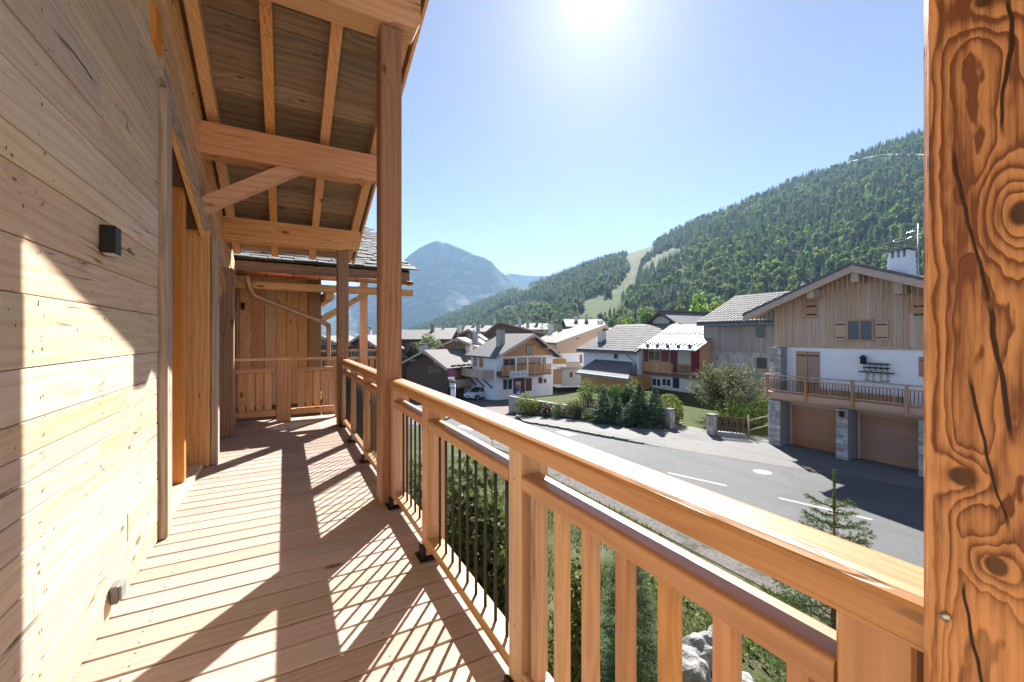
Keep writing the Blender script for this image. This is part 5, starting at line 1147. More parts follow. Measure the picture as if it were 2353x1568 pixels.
for i in order:
    x, y, z, h, k, px, py, d, a_ = pts[i]; k = int(k); nm, lab, cat, grp = KIND[k]
    o = bpy.data.objects.new(nm, PROTO[k]); put(o, None, (x, y, z)); w = h*(0.9+0.3*((i*7) % 10)/10); o.scale = (w, w, h); o.rotation_euler = (0, 0, a_); tag(o, lab, cat, grp)
    first.setdefault(k, o)
for k in range(5):
    if k not in first:
        i = next(j for j in range(len(pts)) if pts[j][4] == k and j not in near); near.add(i); x, y, z, h, _, _, _, _, a_ = pts[i]
        o = bpy.data.objects.new(KIND[k][0], PROTO[k]); put(o, None, (x, y, z)); o.scale = (h, h, h); tag(o, *KIND[k][1:]); first[k] = o
rest = [p for i, p in enumerate(pts) if i not in near]
me = bpy.data.meshes.new('forest'); me.from_pydata([p[:3] for p in rest], [], []); fo = bpy.data.objects.new('forest', me); put(fo); fo['kind'] = 'stuff'
for nm, typ, val in (('tk', 'INT', [int(p[4]) for p in rest]), ('th', 'FLOAT', [p[3] for p in rest]), ('ta', 'FLOAT', [p[8] for p in rest])):
    at_ = me.attributes.new(nm, typ, 'POINT'); at_.data.foreach_set('value', val)
ng = bpy.data.node_groups.new('forest_trees', 'GeometryNodeTree')
ng.interface.new_socket('Geometry', in_out='INPUT', socket_type='NodeSocketGeometry'); ng.interface.new_socket('Geometry', in_out='OUTPUT', socket_type='NodeSocketGeometry')
gi = ng.nodes.new('NodeGroupInput'); go = ng.nodes.new('NodeGroupOutput'); jn = ng.nodes.new('GeometryNodeJoinGeometry')
def named(nm, typ):
    q = ng.nodes.new('GeometryNodeInputNamedAttribute'); q.data_type = typ; q.inputs[0].default_value = nm; return q.outputs[0]
ak, ah, aa = named('tk', 'INT'), named('th', 'FLOAT'), named('ta', 'FLOAT'); cx_ = ng.nodes.new('ShaderNodeCombineXYZ'); ng.links.new(aa, cx_.inputs[2])
for k in range(5):
    oi = ng.nodes.new('GeometryNodeObjectInfo'); oi.inputs[0].default_value = first[k]; oi.inputs['As Instance'].default_value = True; oi.transform_space = 'ORIGINAL'
    cp = ng.nodes.new('FunctionNodeCompare'); cp.data_type = 'INT'; cp.operation = 'EQUAL'; ng.links.new(ak, cp.inputs[2]); cp.inputs[3].default_value = k
    ip = ng.nodes.new('GeometryNodeInstanceOnPoints'); ng.links.new(gi.outputs[0], ip.inputs['Points']); ng.links.new(cp.outputs[0], ip.inputs['Selection']); ng.links.new(oi.outputs['Geometry'], ip.inputs['Instance'])
    ng.links.new(cx_.outputs[0], ip.inputs['Rotation']); ng.links.new(ah, ip.inputs['Scale']); ng.links.new(ip.outputs[0], jn.inputs[0])
ng.links.new(jn.outputs[0], go.inputs[0]); md = fo.modifiers.new('trees', 'NODES'); md.node_group = ng
print('trees', len(pts))
# ---------------------------------------------------------------- garden, village trees and plants by the chalet
def shrub(name, label, cat, c, w, h, mat, n=900, leaf=0.09, lobes=5, group=None, mat2=None, n2=0, shell=0.5, flat_top=0.0):
    """c: base point; a bushy plant of crown width w and height h"""
    g = Geo(); L_ = []
    for k in range(lobes):
        a = 6.283*(k+rg.random()*0.6)/lobes; r = w*0.24*(0.5+0.8*rg.random()); s = w*(0.22+0.12*rg.random()); z = h*(0.36+0.30*rg.random()); L_.append((r*math.cos(a), r*math.sin(a), z, s, s, min(z*0.95, h*0.34)))
    L_.append((0, 0, h*0.60, w*0.30, w*0.30, h*0.39)); L_.append((0, 0, h*0.30, w*0.42, w*0.42, h*0.30))
    t = thing(name, label, cat, c, group); s_ = Geo()
    for k in range(5):
        a = rg.random()*6.283; s_.limb((0.03*math.cos(a), 0.03*math.sin(a), -0.1), (w*0.22*math.cos(a), w*0.22*math.sin(a), h*0.7), 0.03, 0.008, 0, 5)
    o = bpy.data.objects.new('stem', s_.data('stem', [BARK])); put(o, t, c)
    crown_geo(g, L_, n, leaf, 0, shell); mats = [mat]
    if mat2: crown_geo(g, [(l[0], l[1], l[2], l[3]*1.04, l[4]*1.04, l[5]*1.04) for l in L_], n2, leaf*1.2, 1, 0.9); mats.append(mat2)
    o = bpy.data.objects.new('foliage', g.data('foliage', mats)); put(o, t, c); return t
def fir(name, label, c, R_, H, whorls, per, mat, group=None, jit=0.3):
    t = thing(name, label, 'tree', c, group); s_ = Geo(); s_.limb((0, 0, -0.2), (0, 0, H*0.96), H*0.018, 0.006, 0, 6)
    o = bpy.data.objects.new('trunk', s_.data('trunk', [BARK])); put(o, t, c)
    g = Geo(); conifer_geo(g, H, R_, whorls, per, 0, False, 0.03, 0.8, 0.8, jit)
    n = int(whorls*per*5); z = H*rg.random(n)**1.2*0.95; r = R_*(1-z/H)**0.8*(0.35+0.75*rg.random(n)**.5); a = rg.random(n)*6.283
    v, f = quads(np.stack([r*np.cos(a), r*np.sin(a), z], 1), np.stack([np.cos(a), np.sin(a), 0.8+0*a], 1)+rg.normal(size=(n, 3))*0.4, H*0.030, H*0.05); g.add(v, f, 0)
    o = bpy.data.objects.new('crown', g.data('crown', [mat])); put(o, t, c); return t
def bedpt(px, py): return onG(px, py)+Vector((0, 0, 0.12))
shrub('bush', 'rounded green bush at the street corner of the garden bed', 'bush', bedpt(1213, 958), 2.3, 1.95, L_DEC, 1700, 0.10)
shrub('bush', 'low reddish shrub with pale flowers beside the rounded corner bush', 'bush', bedpt(1256, 962), 1.1, 1.25, L_RED, 700, 0.09, mat2=L_WHT, n2=90)
shrub('bush', 'yellowish green shrub in the bed between reddish shrub and grey one', 'bush', bedpt(1282, 964), 1.2, 1.3, L_OLV, 800, 0.08, mat2=L_WHT, n2=40)
shrub('bush', 'spreading olive shrub just left of the small dark slat fence', 'bush', bedpt(1321, 966), 1.6, 1.55, L_OLV, 1200, 0.09)
shrub('bush', 'small dark shrub under the slat fence in the garden bed', 'bush', bedpt(1352, 971), 1.2, 0.8, L_HED, 600, 0.08)
CONI = [(1387, 975, 0.85, 2.25, 'pointed blue-green fir leftmost of the row along the pavement'), (1416, 978, 0.75, 1.95, 'second fir of the pavement row, shorter than both its neighbours'), (1443, 981, 0.6, 1.35, 'lowest fir of the pavement row between two taller ones'), (1469, 984, 0.9, 2.6, 'tallest fir of the row along the pavement'), (1505, 986, 0.85, 2.4, 'rightmost fir of the row, next to the stone gate pillar')]
for px, py, r_, h_, lab in CONI: fir('fir', lab, bedpt(px, py), r_*1.12, h_*1.12, 15, 12, L_SPB, 'firs along the pavement')
for px, py, lab in ((1428, 983, 'low juniper in front of the short firs'), (1488, 987, 'low juniper between the two tallest firs'), (1400, 977, 'low juniper at the foot of the first firs'), (1520, 985, 'low juniper against the stone gate pillar')): shrub('juniper', lab, 'shrub', bedpt(px, py), 1.0, 0.75, L_SPB, 450, 0.07, 4)
def lawnpt(px, d): p = at(px, d); return Vector((p.x, p.y, lawn_z(p.x)))
shrub('hedge_bush', 'dark rounded bush at the left end of the garden hedge', 'bush', lawnpt(1350, 33), 2.1, 2.6, L_HED, 1300, 0.09)
for k, (px, h_) in enumerate(((1388, 2.1), (1412, 2.15), (1436, 2.2), (1460, 2.1))):
    shrub('hedge_bush', ('feathery yew at the dark bush end of the hedge', 'second feathery yew of the hedge behind the firs', 'third feathery yew of the hedge under the lean-to roof', 'last feathery yew of the hedge beside the pale shrub')[k], 'hedge', lawnpt(px, 32.5-k*0.6), 1.15, h_, L_YEW, 900, 0.11, 4, 'feathery yews of the garden hedge')
shrub('bush', 'tall loose bush with pale tips in front of the lean-to roof', 'bush', lawnpt(1452, 33), 1.7, 2.75, L_OLV, 900, 0.10)
shrub('bush', 'grey-green flowering bush left of the clipped yew', 'bush', lawnpt(1493, 29.5), 1.3, 1.9, L_WIL, 700, 0.09, mat2=L_WHT, n2=60)
# clipped yew
t = thing('clipped_yew', 'clipped round-topped yew hedge beside the garden entrance', 'hedge', lawnpt(1537, 27.3)); c = lawnpt(1537, 27.3)
g = Geo(); crown_geo(g, [(0, 0, 0.95, 0.85, 0.85, 1.05), (0, 0, 0.55, 0.88, 0.88, 0.62), (0.25, 0.1, 1.0, 0.75, 0.75, 0.95)], 4200, 0.075, 0, 0.86); o = bpy.data.objects.new('foliage', g.data('foliage', [L_HED])); put(o, t, c)
s_ = Geo(); s_.limb((0, 0, -0.1), (0, 0, 1.0), 0.06, 0.03); o = bpy.data.objects.new('stem', s_.data('stem', [BARK])); put(o, t, c)
# willow-like shrub and hedge before the board house
def spray(name, label, c, w, h, mat, n=2600):
    t = thing(name, label, 'shrub', c); g = Geo(); s_ = Geo(); m = 46
    for k in range(m):
        a = rg.random()*6.283; r = w*0.5*rg.random()**0.55; top = Vector((r*math.cos(a), r*math.sin(a), h*(1-0.45*(r/(w*.5))**2)*(0.8+0.25*rg.random()))); base = top*0.12; base.z = 0
        s_.limb(base, top, 0.025, 0.006, 0, 4); q = n//m; f_ = 0.25+0.75*rg.random(q)**0.7; P = np.array(base)[None]*(1-f_[:, None])+np.array(top)[None]*f_[:, None]+rg.normal(size=(q, 3))*w*0.038
        v, f = quads(P, rg.normal(size=(q, 3))+np.array([0, 0, .4]), 0.075, 0.20); g.add(v, f, 0)
    o = bpy.data.objects.new('stem', s_.data('stem', [BARK])); put(o, t, c); o = bpy.data.objects.new('foliage', g.data('foliage', [mat])); put(o, t, c)
spray('willow_shrub', 'large silvery green willow-like shrub before the grey board house', lawnpt(1676, 28.2), 5.4, 3.9, L_WIL, 5200)
shrub('hedge_bush', 'dark green hedge at the foot of the silvery shrub', 'hedge', lawnpt(1700, 26.2), 3.0, 1.75, L_HED, 2600, 0.085, 7)
shrub('bush', 'dark bush squeezed between silvery shrub and garage chalet', 'bush', lawnpt(1752, 25.8), 1.3, 2.2, L_HED, 900, 0.09)
# gate pillars, slat fences, stepping stones
def gpillar(px, d, h, lab, zb=None):
    p = lawnpt(px, d); z0 = p.z-0.12; t = thing('stone_pillar', lab, 'pillar', (p.x, p.y, z0)); c = rbox('core', (p.x, p.y, z0+h/2), (0.40, 0.40, h), MORTAR, t)
    z = z0
    while z < z0+h-0.05:
        hh = random.choice((0.14, 0.18, 0.22))
        hh = min(hh, z0+h-z)
        for (ox, oy, sx, sy) in ((-0.205, -0.1, 0.05, 0.20), (-0.205, 0.1, 0.05, 0.19), (-0.1, -0.205, 0.19, 0.05), (0.1, -0.205, 0.2, 0.05), (-0.1, 0.205, 0.19, 0.05), (0.1, 0.205, 0.2, 0.05)): rbox('stone', (p.x+ox, p.y+oy, z+hh/2), (sx, sy, round(hh-0.012, 3)), STONE, c, 0.012)
        z += hh
    rbox('cap_stone', (p.x, p.y, z0+h+0.04), (0.52, 0.52, 0.08), R_LAUZE, t, 0.02); return p
q1 = gpillar(1539, 26.0, 1.30, 'stone gate pillar beside the firs and clipped yew'); q2 = gpillar(1636, 24.4, 1.25, 'stone gate pillar at the left end of the slatted fence')
def slatfence(name, lab, p0, p1, zb, h, n, mat, base=True):
    d = Vector((p1.x-p0.x, p1.y-p0.y, 0)); L = d.length; an = math.atan2(d.y, d.x); t = thing(name, lab, 'fence', ((p0.x+p1.x)/2, (p0.y+p1.y)/2, zb)); mid = (Vector(p0)+Vector(p1))/2
    if base: rbox('base_wall', (mid.x, mid.y, zb+0.10), (L, 0.3, 0.26), CONC, t, 0.02, (0, 0, an))
    for zz in (0.45, 1.0): rbox('rail', (mid.x, mid.y, zb+h*zz-0.05), (L, 0.05, 0.08), mat('x'), t, 0.01, (0, 0, an))
    for k in range(n):
        f = (k+0.5)/n; rbox('slat', (p0.x+d.x*f+math.sin(an)*0.045, p0.y+d.y*f-math.cos(an)*0.045, zb+h*0.5+0.14), (round(L/n*0.62, 3), 0.025, round(h*0.80, 3)), mat('z'), t, 0.006, (0, 0, an))
p0 = lawnpt(1646, 24.3); p1 = lawnpt(1712, 23.6); slatfence('slat_fence', 'dark weathered slat fence on a low wall right of the stone gate pillar', p0, p1, p0.z, 1.10, 9, FARD)
p0 = lawnpt(1340, 31.6); p1 = lawnpt(1372, 30.6); slatfence('slat_fence', 'short dark slat fence above the bed left of the firs', p0, p1, -4.3, 1.0, 8, FARD, False)
t = thing('rail_fence', 'thin weathered rail fence between slat fence and garage pier', 'fence', lawnpt(1740, 23.6))
pp = [lawnpt(1720, 23.7), lawnpt(1766, 23.9)]
for p in pp: tube('fence_post', [p, p+Vector((0, 0, 1.25))], 0.045, GREYW('z'), t, 6)
for zz in (0.5, 1.05): tube('fence_rail', [pp[0]+Vector((0, 0, zz-0.1)), pp[1]+Vector((0, 0, zz+0.1))], 0.035, GREYW('x'), t, 6)
t = thing('stepping_stones', 'pale irregular stepping stones leading through the lawn from the gate', 'path', lawnpt(1575, 25))
for k, (px, d_) in enumerate(((1553, 28.2), (1558, 27.5), (1564, 26.8), (1571, 26.2), (1578, 25.6), (1585, 25.1), (1593, 24.6))):
    p = lawnpt(px, d_); n = 7; r0 = [0.30*(0.75+0.5*random.random()) for _ in range(n)]; prism('stone', [(p.x+r0[i]*math.cos(6.283*i/n), p.y+r0[i]*1.15*math.sin(6.283*i/n), p.z+0.005) for i in range(n)], (0, 0, 0.05), R_LAUZE, t)

# ---- trees among and behind the village roofs
def vtree(k, px, d, ytop, lab, grp=None, w=1.0):
    p = at(px, d); z0 = min(gz(p.y), -4.0) if d > 40 else p.z; h = CAM_H+(HY-ytop)*d/FD-z0; nm, cat = ('spruce', 'broadleaf_tree', 'larch')[0 if k < 2 else (1 if k < 4 else 2)], 'tree'
    t = bpy.data.objects.new(nm, PROTO[k]); put(t, None, (p.x, p.y, z0-0.2)); t.scale = (h*w, h*w, h); t.rotation_euler = (0, 0, px*1.7); tag(t, lab, cat, grp); return t
vtree(0, 1262, 115, 703, 'tall dark spruce standing over the middle of the village roofs', None, 1.1); vtree(1, 1246, 122, 718, 'shorter spruce just left of the tall dark one above the roofs'); vtree(1, 1305, 125, 702, 'slim dark spruce right of the tall one above the roofs'); vtree(0, 1275, 140, 716, 'dark spruce between the two tall ones above the roofs')
def bigtree(name, lab, px, d, ytop, w, mat, n=1500, leaf=0.42):
    p = at(px, d); z0 = gz(p.y)-0.2; h = CAM_H+(HY-ytop)*d/FD-z0; t = thing(name, lab, 'tree', (p.x, p.y, z0)); s_ = Geo(); s_.limb((0, 0, 0), (0, 0, h*0.45), h*0.025, h*0.016, 0, 7); L_ = []
    for k in range(9):
        a = 6.283*(k+rg.random())/9; r = w*0.30*(0.4+0.7*rg.random()); z = h*(0.38+0.42*rg.random()); s = w*(0.16+0.10*rg.random()); L_.append((r*math.cos(a), r*math.sin(a), z, s, s, s*1.05)); s_.limb((0, 0, h*0.35), (r*math.cos(a), r*math.sin(a), z), h*0.010, h*0.003, 0, 4)
    L_.append((0, 0, h*0.85, w*.2, w*.2, h*0.14)); g = Geo(); crown_geo(g, L_, n, leaf, 0, 0.45); o = bpy.data.objects.new('trunk', s_.data('trunk', [BARK])); put(o, t, (p.x, p.y, z0)); o = bpy.data.objects.new('crown', g.data('crown', [mat])); put(o, t, (p.x, p.y, z0))
bigtree('broadleaf_tree', 'light green tree beside the long flat-roofed building', 985, 64, 762, 5.5, L_WIL, 1500, 0.34); bigtree('broadleaf_tree', 'small yellow-green tree left of the dark slate gable', 952, 60, 782, 3.6, L_OLV, 900, 0.3)
bigtree('broadleaf_tree', 'tall light green tree rising behind the grey board house', 1606, 74, 670, 6.5, L_DEC, 2200, 0.42); bigtree('broadleaf_tree', 'rounded green tree left of the tall one behind the board house', 1565, 84, 697, 6.5, L_OLV, 1800, 0.42); bigtree('broadleaf_tree', 'bushy tree close to the ribbed tile roof', 1648, 80, 690, 6.0, L_DEC, 1800, 0.42)
bigtree('broadleaf_tree', 'yellowish tree behind the stone gable', 1552, 96, 712, 6, L_OLV, 1300, 0.45); bigtree('broadleaf_tree', 'green tree over the dark roof line left of the stone gable', 1440, 120, 716, 8, L_DEC, 1300, 0.5); bigtree('broadleaf_tree', 'broad tree at the foot of the meadow', 1480, 135, 702, 8.5, L_DEC, 1400, 0.5)
TV = np.random.default_rng(8)
for i in range(64):
    px = 905+TV.random()*800; d = 150+TV.random()*190; k = int(TV.choice([0, 1, 2, 3, 4], p=[.25, .2, .22, .18, .15])); h = TV.uniform(8, 15) if k < 2 else TV.uniform(6.5, 11)
    p = at(px, d); nm, cat = (('spruce', 'tree'), ('spruce', 'tree'), ('broadleaf_tree', 'tree'), ('broadleaf_tree', 'tree'), ('larch', 'tree'))[k]
    t = bpy.data.objects.new(nm, PROTO[k]); put(t, None, (p.x, p.y, gz(p.y)-0.3)); t.scale = (h, h, h); t.rotation_euler = (0, 0, TV.random()*6.28); tag(t, ('dark spruce behind the last village roofs', 'dark spruce behind the last village roofs', 'broadleaf tree behind the last village roofs', 'broadleaf tree behind the last village roofs', 'pale larch behind the last village roofs')[k], cat, ('spruces behind the last roofs', 'spruces behind the last roofs', 'broadleaf trees behind the last roofs', 'broadleaf trees behind the last roofs', 'larches behind the last roofs')[k])

# ---- plants below the balcony
def spruce(name, lab, c, H, R_, mat, per=9, leader=0.55, needle=0.022, dens=1.0, ilen=0.17):
    """young spruce: whorls of branches with side twigs, all set with single needles"""
    t = thing(name, lab, 'tree', c); s_ = Geo(); s_.limb((0, 0, -0.3), (0, 0, H*0.6), H*0.014, H*0.008, 0, 6); s_.limb((0, 0, H*0.6), (0, 0, H-leader), H*0.008, 0.008, 0, 6); s_.limb((0, 0, H-leader), (0, 0, H), 0.008, 0.003, 0, 5); tw = [((0, 0, H-leader*1.05), (0, 0, H))]*3
    z = H-leader; tw.append(((0, 0, H-leader*1.05), (0, 0, H)))
    while z > 0.25:
        f = (H-z)/H; r = min(R_*(f**0.75)*1.25, R_)*0.95; k = per if f > .2 else 5
        for j in range(k):
            a = 6.283*(j+0.7*rg.random())/k; rr = r*(0.75+0.4*rg.random()); up = 0.55-0.75*min(1, f*1.6); b0 = Vector((0, 0, z+0.03*rg.normal())); mid = b0+Vector((math.cos(a)*rr*.55, math.sin(a)*rr*.55, rr*.55*up*0.6)); tip = b0+Vector((math.cos(a)*rr, math.sin(a)*rr, rr*up*0.8+0.06*rr))
            tw += [(b0, mid), (mid, tip)]; s_.limb(b0, mid, 0.009, 0.006, 0, 4); s_.limb(mid, tip, 0.006, 0.003, 0, 4); ns = int(2+rr/0.13)
            for q in range(ns):
                g_ = 0.25+0.7*(q+0.5)/ns; p = b0.lerp(mid, g_*2) if g_ < .5 else mid.lerp(tip, g_*2-1); l = rr*(1-g_)*0.55+0.05
                for sg_ in (-1, 1):
                    aa = a+sg_*(0.75+0.25*rg.random()); e = p+Vector((math.cos(aa)*l, math.sin(aa)*l, l*up*0.4-0.02*rg.random())); tw.append((p, e))
        z -= ilen*(0.8+0.4*rg.random())*(0.8+0.5*f)
    C = []; D_ = []
    for p, e in tw:
        p, e = Vector(p), Vector(e); n = max(4, int((e-p).length*430*dens*0.022/needle)); fr = rg.random(n); ax = np.array((e-p).normalized()); rd = rg.normal(size=(n, 3)); rd -= (rd@ax)[:, None]*ax; rd /= np.linalg.norm(rd, axis=1, keepdims=True)
        C.append(np.array(p)+(np.array(e)-np.array(p))*fr[:, None]); D_.append(rd*0.85+ax*0.65+np.array([0, 0, 0.15]))
    C = np.concatenate(C); D_ = np.concatenate(D_); D_ /= np.linalg.norm(D_, axis=1, keepdims=True); n = len(C); sd = np.cross(D_, rg.normal(size=(n, 3))); sd /= np.linalg.norm(sd, axis=1, keepdims=True)
    L = needle*(0.7+0.6*rg.random(n))[:, None]; w = needle*0.085
    v = np.stack([C-sd*w, C+sd*w, C+D_*L*0.7+sd*w*1.1, C+D_*L, C+D_*L*0.7-sd*w*1.1], 1).reshape(-1, 3); fc = (np.arange(n)[:, None]*5+np.array([[0, 1, 2, 3, 4]]))
    g = Geo(); g.add(v, fc, 0)
    o = bpy.data.objects.new('trunk', s_.data('trunk', [flat('twig_bark', (0.16, 0.10, 0.06), 0.9, 0, 0.2, 20)])); put(o, t, c); o = bpy.data.objects.new('crown', g.data('crown', [mat])); put(o, t, c); return t
p = at(1917, 4.5); zb_ = bank_z(p.x, p.y)-0.05; H_s = CAM_H-(1082-HY)*4.5/FD-zb_
spruce('young_spruce', 'young spruce whose top shoot rises above the near handrail', (p.x, p.y, zb_), H_s, 0.95, leafmat('young_spruce_needles', (0.055, 0.085, 0.025), (0.105, 0.14, 0.045), 0.25), 7, 0.45, 0.026, 0.85, 0.18)
p = at(1442, 6.2); spruce('young_spruce', 'slim bluish spruce seen between the wooden balusters', (p.x, p.y, bank_z(p.x, p.y)-0.05), 2.45, 0.62, L_SPB, 9, 0.3, 0.026, 0.9, 0.13)
p = at(1372, 5.6); spruce('young_spruce', 'low broad blue spruce left of the slim one by the balusters', (p.x, p.y, bank_z(p.x, p.y)-0.05), 1.35, 0.6, L_SPB, 9, 0.2, 0.026, 0.9, 0.12)
p = at(1103, 5.4); shrub('butterfly_bush', 'tall leafy bush with a pink flower behind the iron bars', 'bush', (p.x, p.y, bank_z(p.x, p.y)-0.1), 1.35, 3.75, L_DEC, 4600, 0.085, 8)
p2 = at(1131, 5.2); g = Geo(); crown_geo(g, [(0, 0, 0, 0.035, 0.035, 0.07)], 60, 0.03, 0, 0.3); fl = thing('pink_flower', 'single pink flower head at the top of the tall leafy bush', 'flower', (p2.x, p2.y, 0.20)); o = bpy.data.objects.new('petals', g.data('petals', [L_FLW])); put(o, fl, (p2.x, p2.y, 0.20)); s_ = Geo(); s_.limb((0, 0, -0.9), (0, 0, 0), 0.008, 0.004, 0, 5); o = bpy.data.objects.new('flower_stem', s_.data('flower_stem', [L_HED])); put(o, fl, (p2.x, p2.y, 0.20))
p = at(1308, 4.6); shrub('climbing_bush', 'narrow bright green bush behind the first wooden baluster', 'bush', (p.x, p.y, bank_z(p.x, p.y)-0.1), 0.62, 2.95, L_DEC, 2600, 0.06, 7)
p = at(960, 9.0); shrub('bush', 'broad green bush behind the iron bars nearest the brown post', 'bush', (p.x, p.y, bank_z(p.x, p.y)-0.1), 3.0, 2.7, L_OLV, 3600, 0.09, 8)
p = at(1060, 8.0); shrub('bush', 'dark low bush on the bank behind the middle iron bars', 'bush', (p.x, p.y, bank_z(p.x, p.y)-0.1), 2.0, 2.0, L_OLV, 2600, 0.085, 7)
# rocks
ROCKM = None
def rockmat():
    t = NT('pale_rock'); co = t.n('TexCoord', out=3); n1 = t.noise(co, 3.5, 6, 0.7); n2 = t.noise(co, 14, 4); rnd = t.n('ObjectInfo', out=5)
    c = t.mix(t.ramp(n1, .35, .7), (0.17, 0.167, 0.164), (0.36, 0.35, 0.335)); c = t.mix(t.ramp(t.noise(co, 2, 3), .55, .7), c, (0.17, 0.145, 0.11)); return t.finish(c, 0.9, t.math('ADD', n1, t.math('MULTIPLY', n2, 0.4)), 0.7, 0.06)
ROCKM = rockmat()
def rock(lab, px, d, s, seed, grp='boulders on the grassy bank'):
    p = at(px, d); z = bank_z(p.x, p.y); bm = bmesh.new(); bmesh.ops.create_icosphere(bm, subdivisions=4, radius=1.0); o_ = Vector((seed*3.1, seed*1.7, seed))
    for v in bm.verts:
        q = v.co.copy(); k = 1+0.32*mnoise.noise(q*0.9+o_)+0.14*mnoise.noise(q*2.6+o_); ch = mnoise.voronoi(q*1.1+o_)[0]; k -= 0.22*max(0, ch[1]-ch[0]-0.1); v.co = Vector((q.x*s[0], q.y*s[1], q.z*s[2]))*k
    me = bpy.data.meshes.new('rock'); bm.to_mesh(me); bm.free(); me.materials.append(ROCKM); me.polygons.foreach_set('use_smooth', [False]*len(me.polygons)); o = bpy.data.objects.new('rock', me); put(o, None, (p.x, p.y, z+s[2]*0.35)); tag(o, lab, 'rock', grp)
rock('largest pale rock on the bank seen between the wooden balusters', 1568, 6.4, (0.42, 0.34, 0.36), 1); rock('round pale rock resting behind the largest one', 1612, 6.9, (0.40, 0.30, 0.34), 2); rock('flat pale rock right of the two big rocks', 1688, 6.3, (0.36, 0.26, 0.2), 3); rock('pale rock half hidden by the last baluster', 1745, 6.0, (0.42, 0.3, 0.22), 4); rock('small grey rock in the grass above the big rocks', 1655, 7.6, (0.24, 0.2, 0.14), 5); rock('small pale stone at the lower edge of the bank', 1600, 5.7, (0.22, 0.18, 0.14), 6)
# grass and weeds on the bank
n = 42000; gx = 1.3+8.3*rg.random(n); gy = 0.5+17*rg.random(n)**1.2; dn = np.array([mnoise.noise((x*0.7, y*0.7, 2)) for x, y in zip(gx, gy)]); keep = dn > -0.18-0.25*rg.random(n); gx, gy, dn = gx[keep], gy[keep], dn[keep]
gzv = np.array([bank_z(x, y) for x, y in zip(gx, gy)]); n = len(gx); h = (0.05+0.10*rg.random(n))*(1.1+1.3*np.clip(dn, -.3, .6)); a = rg.random(n)*6.283; ln = 0.5*rg.normal(size=(n, 2))*h[:, None]; w = 0.006+0.008*rg.random(n)
B0 = np.stack([gx, gy, gzv-0.01], 1); sx = np.stack([np.cos(a)*w, np.sin(a)*w, 0*a], 1); T0 = B0+np.stack([ln[:, 0], ln[:, 1], h], 1); M0 = B0*0.5+T0*0.5+np.stack([0*a, 0*a, h*0.12], 1)
v = np.stack([B0-sx, B0+sx, M0+sx*0.8, T0, M0-sx*0.8], 1).reshape(-1, 3); fc = np.arange(n)[:, None]*5+np.array([[0, 1, 2, 3, 4]])
me = bpy.data.meshes.new('grass'); me.from_pydata(v.tolist(), [], fc.tolist()); me.materials.append(L_GRS); o = bpy.data.objects.new('grass', me); put(o); o['kind'] = 'stuff'
n = 5200; gx = 1.3+8.0*rg.random(n); gy = 0.5+15*rg.random(n)**1.2; dn = np.array([mnoise.noise((x*0.45+7, y*0.45, 6)) for x, y in zip(gx, gy)]); keep = dn > 0.12; gx, gy = gx[keep], gy[keep]; n = len(gx)
C = np.stack([gx, gy, np.array([bank_z(x, y) for x, y in zip(gx, gy)])+0.03+0.10*rg.random(n)], 1); v, f = quads(C, rg.normal(size=(n, 3))*0.6+np.array([0, 0, 1]), 0.07, 0.09); me = bpy.data.meshes.new('weeds'); me.from_pydata(v.tolist(), [], f.tolist()); me.materials.append(L_DEC); o = bpy.data.objects.new('weeds', me); put(o); o['kind'] = 'stuff'
